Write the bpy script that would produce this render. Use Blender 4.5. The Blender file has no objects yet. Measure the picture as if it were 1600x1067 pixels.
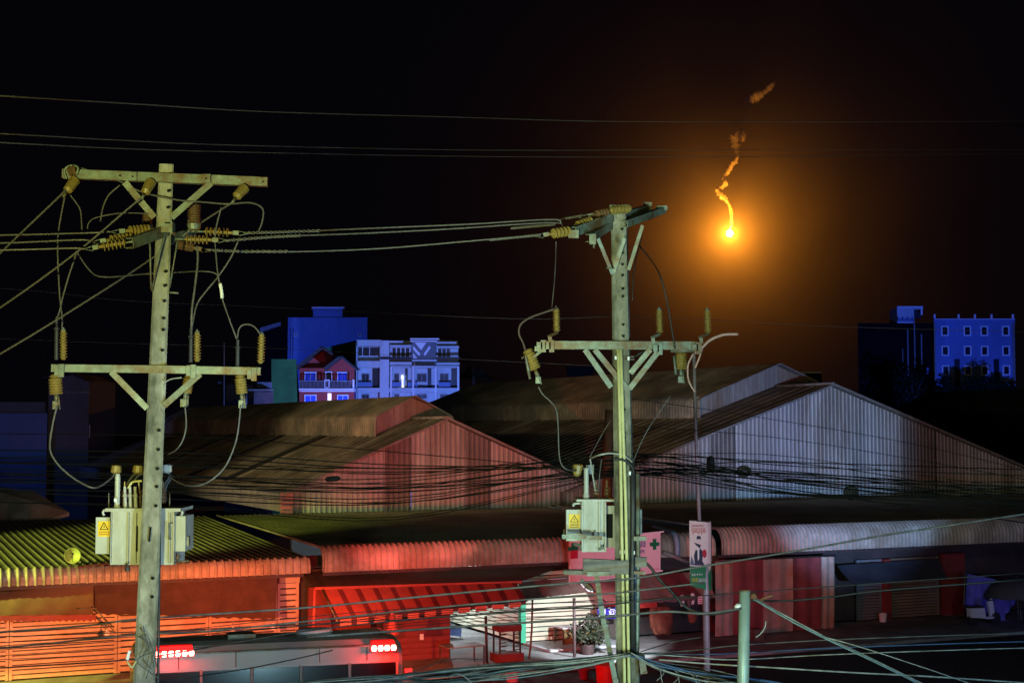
import bpy, math, random
from mathutils import Vector, Matrix
random.seed(7)
C = bpy.context.scene.collection
SC = bpy.context.scene

# ------------------------------------------------------------------ camera
FOC = 2300.0; EYE = 8.0; PITCH = math.atan(135/FOC)
cam_d = bpy.data.cameras.new('camera'); cam = bpy.data.objects.new('camera', cam_d); C.objects.link(cam)
cam.location = (0, 0, EYE); cam.rotation_euler = (math.pi/2+PITCH, 0, 0)
cam_d.sensor_width = 36; cam_d.lens = FOC/1600*36; cam_d.clip_end = 3000; cam_d.clip_start = 0.1
SC.camera = cam
# ------------------------------------------------------------------ world: a night sky
W = bpy.data.worlds.new("World"); SC.world = W; W.use_nodes = True
bg = W.node_tree.nodes['Background']
bg.inputs[0].default_value = (0.55, 0.42, 0.85, 1); bg.inputs[1].default_value = 0.0022
# ------------------------------------------------------------------ render look
SC.view_settings.view_transform = 'Standard'; SC.view_settings.look = 'None'
SC.view_settings.exposure = 0; SC.view_settings.gamma = 1
SC.render.engine = 'CYCLES'
cy = SC.cycles
cy.use_denoising = True; cy.max_bounces = 4; cy.diffuse_bounces = 2; cy.glossy_bounces = 2
cy.transmission_bounces = 2; cy.volume_bounces = 0; cy.transparent_max_bounces = 6
cy.volume_step_rate = 3; cy.volume_max_steps = 48; cy.sample_clamp_indirect = 3
cy.use_adaptive_sampling = False

# ------------------------------------------------------------------ measuring helpers
def ray(x, y):
    a = (x-800)/FOC; b = -(y-533.5)/FOC
    return Vector((a, math.cos(PITCH)-b*math.sin(PITCH), math.sin(PITCH)+b*math.cos(PITCH)))
def atY(x, y, Y):
    r = ray(x, y); k = Y/r.y; return Vector((r.x*k, Y, EYE+r.z*k))
def atZ(x, y, Z):
    r = ray(x, y); k = (Z-EYE)/r.z; return Vector((r.x*k, r.y*k, Z))
O = atZ(816, 1012, 0); TH = math.atan(4810/FOC)
U = Vector((math.sin(TH), math.cos(TH), 0)); V = Vector((-U.y, U.x, 0)); Z = Vector((0, 0, 1))
def M(s, t, z): return O+U*s+V*t+Z*z            # market frame: s along the street front, t back from it
def onT(x, y, t):                                # the point seen at x, y on the market plane t
    r = ray(x, y); k = (t+O.dot(V))/r.dot(V); return Vector((r.x*k, r.y*k, EYE+r.z*k))
def S_of(p): return (p-O).dot(U)

# ------------------------------------------------------------------ lamps
def lamp(name, kind, loc, power, col, radius=.15, aim=None, angle=60, blend=.5):
    d = bpy.data.lights.new(name, kind); o = bpy.data.objects.new(name, d); C.objects.link(o)
    d.energy = power; d.color = col; o.location = loc
    d.shadow_soft_size = radius
    if kind == 'SPOT':
        d.spot_size = math.radians(angle); d.spot_blend = blend
        o.rotation_euler = (Vector(aim)-Vector(loc)).to_track_quat('-Z', 'Y').to_euler()
    return o
# street lamps out of frame beside the camera, for the two poles, plus added fill spots
lamp('street_lamp_light', 'SPOT', (-3.6, -1, 6.6), 11500, (.94, 1, .30), .2, (-4.6, 18, 10.4), 38, .7)
lamp('unseen_near_light', 'SPOT', (-3, 1.0, 5.0), 11000, (.80, 1, .55), .3, (2.6, 21, 8.6), 30, .6)
lamp('unseen_near_light', 'SPOT', (9, 1.0, 3.0), 8000, (.45, .85, 1.0), .3, (2.5, 21, 6.8), 50, .6)
lamp('unseen_near_light', 'SPOT', (4, 3.0, 4.5), 7000, (.62, .86, 1.0), .2, (-3.9, 17.5, 6.2), 26, .7)  # added cyan spot for the bluish side of the left transformer
lamp('unseen_near_light', 'SPOT', (3, 6.0, 9), 1900, (.70, .95, .82), .3, (-4, 32, 3.2), 34, .8)  # added fill for the van roof
# street lamp along the road at left, then spots added for roofs, shutters
lamp('road_and_fill_light', 'SPOT', (-25, 36, 8.5), 23000, (.84, 1, .14), .25, (-18.5, 45.8, 3.6), 35, .4)
lamp('road_and_fill_light', 'SPOT', M(-24, 11.2, 13), 9500, (1, .80, .42), .3, M(-1, 19, 7.5), 50, .8)  # unseen spot over the market roof, placed to miss the gable
lamp('road_and_fill_light', 'SPOT', (-12, 24, 6), 1500, (1, .75, .5), .3, (-15, 48, 1.2), 50, .8)  # added warm fill for the left shutters
lamp('road_and_fill_light', 'SPOT', (6, 20, 14), 2600, (1, .80, .55), .3, (14, 84, 9.0), 42, .8)
# revolving lights of patrol cars below the frame, mixed with added fill spots
lamp('patrol_and_fill_light', 'SPOT', (13, 30, 3.6), 38000, (.26, .50, 1), .15, M(21.0, 12, 6.9), 18, .6)
lamp('patrol_and_fill_light', 'SPOT', (14, 28, 3.2), 2400, (.66, .74, .9), .15, M(15, -2, 3.6), 60, .8)  # added dim fill for the grey right eave and stalls
lamp('patrol_and_fill_light', 'SPOT', (22, 44, 2.5), 900, (.25, .25, 1), .15, M(24, -2.3, 1.8), 40, .7)  # added blue spot on the blue tarpaulin
lamp('patrol_and_fill_light', 'SPOT', (4, 40, 2.2), 420, (1, .78, .86), .15, (3.6, 49.5, 4.0), 40, .7)  # added pinkish fill that pales the pharmacy sign
lamp('road_and_fill_light', 'SPOT', (2, 18, 13), 5200, (.75, .9, .8), .2, M(1.5, 12, 4.2), 15, .7)  # added cool fill for the lower part of the left gable
lamp('patrol_and_fill_light', 'SPOT', (7, 24, 2.6), 3200, (.8, .25, .9), .15, M(13, 12, 5.8), 24, .8)
lamp('patrol_and_fill_light', 'SPOT', (8.5, 26, 3.0), 900, (1, .68, .86), .12, (4.6, 34, 4.6), 44, .7)  # added pink spot that brightens the banner sign
# lamp under the market awning by the alley
lamp('awning_lamp_light', 'SPOT', M(1.0, -6.2, 2.6), 2300, (.86, .93, 1), .1, M(1.6, -2.4, .1), 70, .5)
lamp('alley_lamp_light', 'POINT', M(-1.4, 4.5, 2.7), 520, (.8, .92, 1), .1)
# blue emergency lights behind the sheds
lamp('blue_beacon_light', 'SPOT', (-7, 122, 4), 38000, (.13, .24, 1), .3, (-13, 150, 12), 90, .5)
lamp('blue_beacon_light', 'SPOT', (-29, 158, 12), 14000, (.05, .13, 1), .3, (-23, 185, 19), 90, .5)
lamp('added_red_light', 'SPOT', (-15.5, 124, 3), 1300, (1, .1, .12), .3, (-17.5, 140, 11), 52, .6)  # added red spot that reddens the house wall
lamp('blue_beacon_light', 'SPOT', (50, 140, 7), 80000, (.05, .13, 1), .3, (62, 200, 15), 44, .4)
lamp('blue_beacon_light', 'SPOT', (-38, 85, 5), 2500, (.08, .2, 1), .3, (-38, 118, 8), 70, .5)

# ------------------------------------------------------------------ materials
MATS = {}
def mat(name, col, rough=.7, metal=0, var=.25, scale=3.0, bump=0.0, spots=None, emit=None, coat=0, streak=0):
    if name in MATS: return MATS[name]
    m = bpy.data.materials.new(name); m.use_nodes = True; nt = m.node_tree; n = nt.nodes; L = nt.links
    b = n['Principled BSDF']; b.inputs['Roughness'].default_value = rough; b.inputs['Metallic'].default_value = metal
    b.inputs['Coat Weight'].default_value = coat
    if max(col) < .03 and rough > .7: b.inputs['Specular IOR Level'].default_value = .08
    if emit:
        b.inputs['Base Color'].default_value = (*col, 1)
        b.inputs['Emission Color'].default_value = (*emit[0], 1); b.inputs['Emission Strength'].default_value = emit[1]
        MATS[name] = m; return m
    tc = n.new('ShaderNodeTexCoord'); no = n.new('ShaderNodeTexNoise')
    no.inputs['Scale'].default_value = scale; no.inputs['Detail'].default_value = 6; no.inputs['Roughness'].default_value = .65
    L.new(tc.outputs['Object'], no.inputs['Vector'])
    if streak:
        mp = n.new('ShaderNodeMapping'); mp.inputs['Scale'].default_value = (1, 1, 1/streak)
        L.new(tc.outputs['Object'], mp.inputs['Vector']); L.new(mp.outputs[0], no.inputs['Vector'])
    r = n.new('ShaderNodeValToRGB'); e = r.color_ramp.elements
    e[0].position = .32; e[1].position = .68
    e[0].color = (*[c*(1-var) for c in col], 1); e[1].color = (*[min(1, c*(1+var*.6)) for c in col], 1)
    L.new(no.outputs['Fac'], r.inputs['Fac']); out = r.outputs['Color']
    if spots:
        n2 = n.new('ShaderNodeTexNoise'); n2.inputs['Scale'].default_value = scale*.37; n2.inputs['Detail'].default_value = 8
        n2.inputs['Roughness'].default_value = .7
        L.new((mp.outputs[0] if streak else tc.outputs['Object']), n2.inputs['Vector'])
        r2 = n.new('ShaderNodeValToRGB'); r2.color_ramp.elements[0].position = .45; r2.color_ramp.elements[1].position = .60
        L.new(n2.outputs['Fac'], r2.inputs['Fac'])
        mx = n.new('ShaderNodeMix'); mx.data_type = 'RGBA'; mx.inputs[7].default_value = (*spots, 1)
        L.new(r2.outputs['Color'], mx.inputs[0]); L.new(out, mx.inputs[6]); out = mx.outputs[2]
    L.new(out, b.inputs['Base Color'])
    if bump:
        bp = n.new('ShaderNodeBump'); bp.inputs['Strength'].default_value = bump; bp.inputs['Distance'].default_value = .02
        L.new(no.outputs['Fac'], bp.inputs['Height']); L.new(bp.outputs[0], b.inputs['Normal'])
    MATS[name] = m; return m
concrete = mat('pole_concrete', (.33, .32, .27), .9, 0, .5, 3.2, .8, (.075, .075, .055), streak=2.2)
galv = mat('galvanised_steel', (.19, .23, .20), .5, .25, .4, 7, .1, (.13, .075, .035))
porcelain = mat('ochre_porcelain', (.27, .19, .055), .35, 0, .25, 20)
porc_dark = mat('dark_porcelain', (.16, .09, .045), .35, 0, .25, 20)
black_rub = mat('black_rubber', (.03, .03, .035), .55, 0, .2, 8)
cable_grey = mat('weathered_cable', (.095, .09, .095), .6, 0, .6, 5)
cable_lite = mat('pale_cable', (.30, .30, .29), .5, 0, .6, 6)
cable_black = mat('darkened_cable', (.010, .010, .010), .9, 0, .3, 9)  # colour darkened in place of missing light on these cables
cable_dark = mat('dark_cable', (.025, .025, .028), .6, 0, .3, 9)
wire_alu = mat('aluminium_wire', (.17, .165, .16), .5, .2, .3, 30)
tank_paint = mat('transformer_paint', (.46, .47, .45), .45, 0, .18, 4, .05, (.30, .29, .24), streak=3)
yellow = mat('warning_yellow', (.85, .55, .02), .5, 0, .1, 8)
black_ink = mat('black_ink', (.015, .012, .01), .6, 0, .1)
hole = mat('hole_black', (.012, .012, .012), .9, 0, .1)
rustpipe = mat('rusty_steel', (.22, .09, .05), .8, .1, .4, 6)
yconduit = mat('yellow_conduit', (.58, .55, .27), .5, 0, .15, 6)
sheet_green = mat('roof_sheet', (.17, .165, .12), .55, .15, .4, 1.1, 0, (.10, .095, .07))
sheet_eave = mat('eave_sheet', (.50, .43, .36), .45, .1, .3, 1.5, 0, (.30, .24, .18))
sheet_tan = mat('shed_roof_sheet', (.24, .21, .155), .6, .1, .5, .7, 0, (.10, .08, .055))
sheet_mon = mat('monitor_sheet', (.36, .31, .23), .6, .1, .45, .8, 0, (.15, .15, .12))
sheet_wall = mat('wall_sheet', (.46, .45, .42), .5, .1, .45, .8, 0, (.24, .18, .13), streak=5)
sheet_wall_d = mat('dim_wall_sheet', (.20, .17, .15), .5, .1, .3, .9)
skylight = mat('skylight_sheet', (.035, .035, .035), .5, 0, .3, 2)
sky_pale = mat('pale_skylight_sheet', (.40, .38, .32), .5, 0, .3, 2)
roof_dark = mat('dark_roof_sheet', (.035, .04, .04), .8, 0, .4, .5)
gutter_m = mat('gutter_steel', (.28, .26, .24), .6, .1, .4, 2)
shut_orange = mat('buff_shutter', (.62, .47, .36), .5, 0, .2, 1.5, 0, (.45, .30, .22))
shut_cream = mat('cream_shutter', (.68, .66, .50), .5, 0, .12, 1.5)
shut_dim = mat('tan_shutter', (.20, .16, .11), .6, 0, .3, 1.5)
green_post = mat('green_paint', (.05, .50, .28), .5, 0, .15)
tarp_brown = mat('brown_tarpaulin', (.085, .042, .038), .8, 0, .3, 2, .3)
tarp_lightened = mat('lightened_tarpaulin', (.22, .13, .11), .8, 0, .3, 2, .3)  # lighter copy of the brown tarpaulin, making up for weaker light there
tarp_wine = mat('wine_tarpaulin', (.24, .05, .05), .8, 0, .25, 2, .3)
tarp_olive = mat('olive_tarpaulin', (.15, .09, .06), .8, 0, .2, 2, .3)
red_fabric = mat('red_fabric', (.55, .10, .07), .8, 0, .2, 2)
fringe_red = mat('fringe_fabric', (.85, .24, .14), .8, 0, .15, 2)
red_dark = mat('maroon_fabric', (.20, .03, .03), .8, 0, .2, 2)
cream_fabric = mat('cream_fabric', (.42, .32, .26), .8, 0, .35, 1.2, 0, (.42, .17, .10))
red_wall = mat('red_painted_sheet', (.24, .035, .03), .6, 0, .25, 1.5)
shop_dark = mat('dark_shop_wall', (.06, .045, .045), .8, 0, .4, 1)
shop_brown = mat('brown_shop_wall', (.13, .10, .09), .8, 0, .4, 1)
asphalt = mat('asphalt', (.05, .05, .052), .85, 0, .4, 2, .2)
paving = mat('market_concrete', (.30, .30, .30), .8, 0, .3, 1.2, .1, (.16, .16, .16))
pale_floor = mat('pale_concrete', (.55, .56, .60), .7, 0, .15, 1.2)
earth = mat('dark_earth', (.05, .045, .04), .95, 0, .4, .3)
van_paint = mat('van_paint', (.40, .44, .42), .35, 0, .08, 2, coat=.3)
glass = mat('dark_glass', (.012, .014, .02), .1, 0, .1)
steel_dark = mat('dark_steel', (.07, .045, .045), .6, .1, .3, 5)
wood = mat('plywood', (.38, .25, .08), .7, 0, .3, 5)
table_white = mat('white_table', (.75, .75, .80), .5, 0, .08)
white_pl = mat('white_plastic', (.8, .8, .85), .4, 0, .05)
leaf = mat('leaf_green', (.02, .027, .012), .6, 0, .4, 6)
leaf_dark = mat('far_leaf', (.012, .018, .008), 1, 0, .4, 2)
leaf_dark.node_tree.nodes['Principled BSDF'].inputs['Specular IOR Level'].default_value = .1
bark = mat('bark', (.07, .055, .04), .9, 0, .3, 4)
wall_blue = mat('blue_render', (.17, .25, .48), .85, 0, .2, .25, 0, (.12, .18, .36), streak=3)
wall_white = mat('white_render', (.58, .62, .64), .8, 0, .2, .4, 0, (.42, .46, .48), streak=4)
wall_grey = mat('grey_render', (.16, .17, .19), .85, 0, .2, .5)
wall_red = mat('red_render', (.30, .045, .035), .85, 0, .2, .8)
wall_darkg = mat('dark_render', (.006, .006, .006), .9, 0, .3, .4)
net_green = mat('green_net', (.025, .15, .035), .9, 0, .3, .6)
trim = mat('white_trim', (.75, .75, .78), .6, 0, .05)
win_dark = mat('window_dark', (.010, .010, .018), .35, 0, .1)
win_blue = mat('window_blue_film', (.05, .12, .75), .3, 0, .1)
pipe_pale = mat('pale_pipe', (.20, .20, .19), .5, 0, .2)
sign_pink = mat('sign_face', (.88, .66, .68), .5, 0, .05)
sign_green = mat('sign_green', (.01, .20, .08), .5, 0, .08)
sign_blue = mat('sign_blue', (.03, .02, .35), .5, 0, .08)
sign_red = mat('sign_red', (.55, .02, .05), .5, 0, .08)
sign_white = mat('sign_white', (.85, .80, .82), .5, 0, .04)
sign_navy = mat('sign_navy', (.03, .03, .08), .5, 0, .08)
dish_m = mat('dish_paint', (.55, .66, .18), .5, 0, .1)
blue_tarp = mat('blue_tarpaulin', (.14, .13, .55), .6, 0, .3, 2, .4)
blue_board = mat('blue_board', (.08, .14, .38), .6, 0, .1)
dark_tarp = mat('slate_tarpaulin', (.05, .06, .09), .8, 0, .3, 1.2, .3)

# ------------------------------------------------------------------ mesh builder
def tag(o, label=None, cat=None, group=None, kind=None):
    if label: o['label'] = label
    if cat: o['category'] = cat
    if group: o['group'] = group
    if kind: o['kind'] = kind
    return o
def thing(name, loc, label, cat, group=None):
    o = bpy.data.objects.new(name, None); C.objects.link(o); o.location = loc; o.empty_display_size = .2
    return tag(o, label, cat, group)
def origin(o):
    p = Vector((0, 0, 0))
    while o is not None: p += Vector(o.location); o = o.parent
    return p
class MB:
    def __init__(self): self.v = []; self.f = []; self.sm = []
    def face(self, pts, sm=False):
        i = len(self.v); self.v += [Vector(p) for p in pts]; self.f.append(tuple(range(i, i+len(pts)))); self.sm.append(sm)
        return self
    def hexa(self, p):       # 8 corners: four at one end, four at the other
        i = len(self.v); self.v += [Vector(q) for q in p]
        for f in ((0, 3, 2, 1), (4, 5, 6, 7), (0, 1, 5, 4), (1, 2, 6, 5), (2, 3, 7, 6), (3, 0, 4, 7)):
            self.f.append(tuple(i+k for k in f)); self.sm.append(False)
        return self
    def box(self, c, sx, sy, sz, ax=None):
        X, Y, ZZ = ax or (Vector((1, 0, 0)), Vector((0, 1, 0)), Z); c = Vector(c)
        X = X*sx/2; Y = Y*sy/2; ZZ = ZZ*sz/2
        return self.hexa([c-X-Y-ZZ, c+X-Y-ZZ, c+X+Y-ZZ, c-X+Y-ZZ, c-X-Y+ZZ, c+X-Y+ZZ, c+X+Y+ZZ, c-X+Y+ZZ])
    def mbox(self, s0, s1, t0, t1, z0, z1):   # box in the market frame
        return self.hexa([M(s0, t0, z0), M(s1, t0, z0), M(s1, t1, z0), M(s0, t1, z0),
                          M(s0, t0, z1), M(s1, t0, z1), M(s1, t1, z1), M(s0, t1, z1)])
    def bar(self, a, b, w, h, side=None):     # rectangular bar; w across, h the other way
        a = Vector(a); b = Vector(b); d = (b-a).normalized()
        s = side or (Vector((0, 1, 0)) if abs(d.y) < .8 else Vector((0, 0, 1)))
        x = d.cross(s).normalized(); y = d.cross(x).normalized(); x = x*w/2; y = y*h/2
        return self.hexa([a-x-y, a+x-y, a+x+y, a-x+y, b-x-y, b+x-y, b+x+y, b-x+y])
    def rings(self, rings, cap=True, closed=True, sm=True):
        i = len(self.v); n = len(rings[0])
        for r in rings: self.v += r
        for k in range(len(rings)-1):
            for j in range(n if closed else n-1):
                a = i+k*n+j; b = i+k*n+(j+1) % n
                self.f.append((a, b, b+n, a+n)); self.sm.append(sm)
        if cap and closed:
            self.f.append(tuple(range(i+n-1, i-1, -1))); self.sm.append(False)
            e = i+(len(rings)-1)*n; self.f.append(tuple(range(e, e+n))); self.sm.append(False)
        return self
    def tube(self, pts, r, n=6, sm=True):
        pts = [Vector(p) for p in pts]; rr = r if isinstance(r, list) else [r]*len(pts); R = []; x = None
        for k, p in enumerate(pts):
            d = (pts[min(k+1, len(pts)-1)]-pts[max(k-1, 0)]).normalized()
            if x is None: x = d.orthogonal().normalized()
            else:
                x = x-d*x.dot(d); x = x.normalized() if x.length > 1e-6 else d.orthogonal().normalized()
            y = d.cross(x)
            R.append([p+(x*math.cos(q)+y*math.sin(q))*rr[k] for q in [2*math.pi*j/n for j in range(n)]])
        return self.rings(R, sm=sm)
    def lathe(self, a, b, prof, n=12):        # prof: (fraction along a-b, radius)
        a = Vector(a); b = Vector(b); d = b-a; x = d.normalized().orthogonal().normalized(); y = d.normalized().cross(x)
        R = [[a+d*t+(x*math.cos(q)+y*math.sin(q))*r for q in [2*math.pi*j/n for j in range(n)]] for t, r in prof]
        return self.rings(R, sm=False)
    def slab(self, pts, off):                 # polygon pushed through by off
        pts = [Vector(p) for p in pts]; off = Vector(off); n = len(pts)
        self.face(pts); self.face([p+off for p in reversed(pts)])
        for k in range(n):
            a, b = pts[k], pts[(k+1) % n]; self.face([a, a+off, b+off, b])
        return self
    def build(self, name, m, parent=None, kind=None, label=None):
        o0 = origin(parent); me = bpy.data.meshes.new(name)
        me.from_pydata([tuple(v-o0) for v in self.v], [], self.f); me.validate()
        if len(me.polygons) == len(self.sm): me.polygons.foreach_set('use_smooth', self.sm)
        for mm in (m if isinstance(m, list) else [m]): me.materials.append(mm)
        o = bpy.data.objects.new(name, me); C.objects.link(o); o.parent = parent
        if kind: o['kind'] = kind
        if label: o['label'] = label
        return o
def sub(name, m, parent, fn, **k):
    b = MB(); fn(b); return b.build(name, m, parent, **k)
def smooth(pts, k=5):
    pts = [Vector(p) for p in pts]
    if len(pts) < 3: return pts
    out = []; P = [pts[0]*2-pts[1]]+pts+[pts[-1]*2-pts[-2]]
    for i in range(1, len(P)-2):
        a, b, c, d = P[i-1:i+3]
        for j in range(k):
            t = j/k; out.append(.5*((2*b)+(c-a)*t+(2*a-5*b+4*c-d)*t*t+(3*b-a-3*c+d)*t**3))
    return out+[pts[-1]]
def top(o, label, cat, group=None, kind=None): return tag(o, label, cat, group, kind)
def wire(name, pts, r, m, label, cat='cable', group=None, n=5, k=5):
    w = [atY(*p) if len(p) == 3 else p for p in pts] if not isinstance(pts[0], Vector) else pts
    sp = smooth(w, k); c = sp[0].copy()
    o = bpy.data.objects.new(name, None)
    b = MB().tube(sp, r, n); b.v = [v-c for v in b.v]
    ob = b.build(name, m); ob.location = c
    bpy.data.objects.remove(o)
    return tag(ob, label, cat, group)
def ribs(a0, a1, pitch, h, wtop=.12, wfoot=.30):
    """profile along a: flat pan with a narrow rib every pitch"""
    out = []; n = max(1, round((a1-a0)/pitch)); p = (a1-a0)/n
    for i in range(n):
        c = a0+p*(i+.5)
        out += [(c-p*wfoot/2, 0), (c-p*wtop/2, h), (c+p*wtop/2, h), (c+p*wfoot/2, 0)]
    return [(a0, 0)]+out+[(a1, 0)]
def sheet(b, fn, prof, path):
    """fn(a, p, q) -> world; path (p, q) swept, ribs pushed along the path's normal"""
    R = []
    for k, (p, q) in enumerate(path):
        p0, q0 = path[max(k-1, 0)]; p1, q1 = path[min(k+1, len(path)-1)]
        d = math.hypot(p1-p0, q1-q0) or 1; nx, nq = -(q1-q0)/d, (p1-p0)/d
        R.append([fn(a, p+nx*h, q+nq*h) for a, h in prof])
    b.rings(R, cap=False, closed=False, sm=False)
FONT = None
def text(body, parent, m, loc, xd, yd, width, height, off=.01):
    cu = bpy.data.curves.new('lettering', 'FONT'); cu.body = body; cu.extrude = 0
    o = bpy.data.objects.new('lettering', cu); C.objects.link(o); bpy.context.view_layer.update()
    me = bpy.data.meshes.new_from_object(o.evaluated_get(bpy.context.evaluated_depsgraph_get()))
    bpy.data.objects.remove(o)
    xs = [v.co.x for v in me.vertices]; ys = [v.co.y for v in me.vertices]
    if not xs: return None
    sx = width/(max(xs)-min(xs)); sy = height/(max(ys)-min(ys)); nd = xd.cross(yd)
    o0 = origin(parent)
    for v in me.vertices:
        v.co = Vector(loc)+xd*((v.co.x-min(xs))*sx)+yd*((v.co.y-min(ys))*sy)+nd*off-o0
    me.materials.clear(); me.materials.append(m)
    ob = bpy.data.objects.new('lettering', me); C.objects.link(ob); ob.parent = parent
    return ob

# ================================================================== SETTING
def struct(name, m, fn):
    return sub(name, m, None, fn, kind='structure')
struct('ground', earth, lambda b: b.face([(-900, -60, 0), (900, -60, 0), (900, 1500, 0), (-900, 1500, 0)]))
struct('road', asphalt, lambda b: b.face([M(-60, -26, .004), M(60, -26, .004), M(60, -5.2, .004), M(-60, -5.2, .004)]))
struct('pavement', paving, lambda b: b.mbox(-45, 45, -5.2, 0, .004, .12))
struct('alley_floor', paving, lambda b: b.mbox(-4.0, -.05, .002, 40, .004, .118))
struct('shop_step', pale_floor, lambda b: b.mbox(.02, 3.35, -2.05, -.02, .124, .20))
# far ground clutter: a low dark wall of roofs closing the horizon
# ================================================================== MARKET ROWS
LB = .12
def roof_row(name, label, s0, s1, ztop, t_back, z_back, rad, edge_m, pitch):
    e = thing(name, M((s0+s1)/2, -1, 0), label, 'roof')
    cyc = []
    for k in range(7):
        a = math.radians(90*k/6); cyc.append((-2.0+rad*(1-math.sin(a))*1.0, 3.25+(ztop-3.25)*(1-math.cos(a))*1.0))
    # nose of the eave: vertical drop then quarter round back onto the roof
    nose = [(-1.98, 3.25), (-2.0, 3.25+(ztop-3.25)*.35)]
    for k in range(1, 7):
        a = math.radians(90*k/6); nose.append((-2.0+rad*(1-math.cos(a)), 3.25+(ztop-3.25)*(.35+.65*math.sin(a))))
    pr = ribs(s0, s1, pitch, .04, .10, .34)
    pe = ribs(s0, s1, pitch, .06, .08, .5)
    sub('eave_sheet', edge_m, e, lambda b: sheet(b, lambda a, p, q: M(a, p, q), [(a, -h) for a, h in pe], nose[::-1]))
    n = 6; path = [(-2.0+rad+(t_back+2-rad)*k/n, ztop+(z_back-ztop)*k/n) for k in range(n+1)]
    sub('roof_sheet', sheet_green, e, lambda b: sheet(b, lambda a, p, q: M(a, p, q), pr, path))
    sub('end_trim', gutter_m, e, lambda b: [b.tube([M(s, p, q+.02) for p, q in nose[::1]+path], .05, 5) for s in (s0,)])
    sub('purlin', steel_dark, e, lambda b: [b.mbox(s0+.1, s1-.1, t, t+.08, 3.1, 3.2) for t in (-1.6, -.3)])
    return e
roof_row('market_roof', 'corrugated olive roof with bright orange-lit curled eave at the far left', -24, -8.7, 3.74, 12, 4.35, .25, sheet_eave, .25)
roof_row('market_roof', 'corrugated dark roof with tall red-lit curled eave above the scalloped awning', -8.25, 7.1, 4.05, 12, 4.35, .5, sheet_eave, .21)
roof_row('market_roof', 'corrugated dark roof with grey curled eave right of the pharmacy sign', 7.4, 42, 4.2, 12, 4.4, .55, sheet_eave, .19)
# rafters and dark soffit wall behind eaves
mk = thing('market_hall', M(0, 6, 0), 'long low market building of shuttered stalls under the curled eaves', 'building')
sub('back_wall', shop_dark, mk, lambda b: (b.mbox(-24, -4.1, .35, .5, .12, 3.6), b.mbox(3.5, 42, .35, .5, .12, 3.6), b.mbox(-.1, 3.5, .12, .3, 2.6, 3.7)))
sub('alley_wall', red_wall, mk, lambda b: b.mbox(-4.2, -4.02, .0, 9, .12, 3.3))
def slats(b, s0, s1, t, z0, z1, pitch, depth=.04):
    n = round((z1-z0)/pitch); h = (z1-z0)/n
    for i in range(n):
        z = z0+h*i
        b.hexa([M(s0, t-depth, z+h*.20), M(s1, t-depth, z+h*.20), M(s1, t+.02, z+h*.14), M(s0, t+.02, z+h*.14),
                M(s0, t-depth*.7, z+h*.92), M(s1, t-depth*.7, z+h*.92), M(s1, t+.02, z+h*.96), M(s0, t+.02, z+h*.96)])
def shutter(s0, s1, t, z0, z1, m, pitch=.16, parent=mk, frame=None, label=None):
    o = sub('roller_shutter', m, parent, lambda b: slats(b, s0, s1, t, z0, z1, pitch), label=label)
    sub('shade_backing', shop_dark, o, lambda b: b.mbox(s0, s1, t+.03, t+.06, z0, z1))  # dark sheet puts the shade between the slats into colour
    for q0 in (s0-.09, s1): sub('guide_rail', frame or m, o, lambda b: b.mbox(q0, q0+.09, t-.06, t+.06, z0, z1))
    return o
px = lambda x, y, t: S_of(onT(x, y, t))
edges = [-24, px(14, 1000, 0), px(183, 1000, 0), px(325, 1000, 0), px(432, 1000, 0), px(466, 1000, 0)]
for i in range(5):
    shutter(edges[i]+.1, edges[i+1]-.1, 0, .14, 2.95 if i < 4 else 2.75, shut_orange, .15 if i < 2 else .20)
sub('shutter_box', shut_orange, mk, lambda b: b.mbox(edges[4]+.05, edges[5], -.12, .25, 2.76, 3.05))
# cream shuttered corner shop
s1 = px(930, 980, 0)
shutter(.12, s1, 0, .21, 2.75, shut_cream, .17, label='brightly lit cream roller shutter')
def side_slats(b):
    n = 15
    for i in range(n):
        z = .2+2.5*i/n; h = 2.5/n
        b.hexa([M(-.085, .2, z+h*.16), M(-.085, 12, z+h*.16), M(0, 12, z+h*.1), M(0, .2, z+h*.1),
                M(-.05, .2, z+h*.9), M(-.05, 12, z+h*.9), M(0, 12, z+h*.98), M(0, .2, z+h*.98)])
sub('side_shutter', shut_cream, mk, side_slats)
sub('side_shade_backing', shop_dark, mk, lambda b: b.mbox(.005, .03, .2, 12, .2, 2.7))  # dark sheet in place of shade between the side slats
sub('corner_post', green_post, mk, lambda b: b.mbox(-.10, .10, -.1, .12, .2, 2.9), label='green painted corner post')
# right hand stalls
shutter(px(1342, 950, 0), px(1376, 950, 0)-.05, 0, .14, 2.6, wall_grey, .12, label='dark green-grey roller shutter')
shutter(px(1392, 950, 0), px(1464, 950, 0), 0, .14, 2.6, shut_dim, .12, label='dim tan roller shutter')
sub('stall_post', red_wall, mk, lambda b: b.mbox(px(1381, 950, -.2), px(1391, 950, -.2), -.3, -.1, .12, 2.6))
sub('stall_panel', red_wall, mk, lambda b: b.mbox(px(1472, 950, 0), px(1506, 950, 0), -.1, .1, .12, 2.7), label='dark red stall panel')
sub('stall_panel', shop_brown, mk, lambda b: b.mbox(px(1112, 950, 0), px(1122, 950, 0), -.5, .2, .12, 3.1))
sub('stall_panel', shop_brown, mk, lambda b: b.mbox(px(931, 950, 0), px(962, 950, 0), -.02, .1, .12, 2.0))

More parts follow.
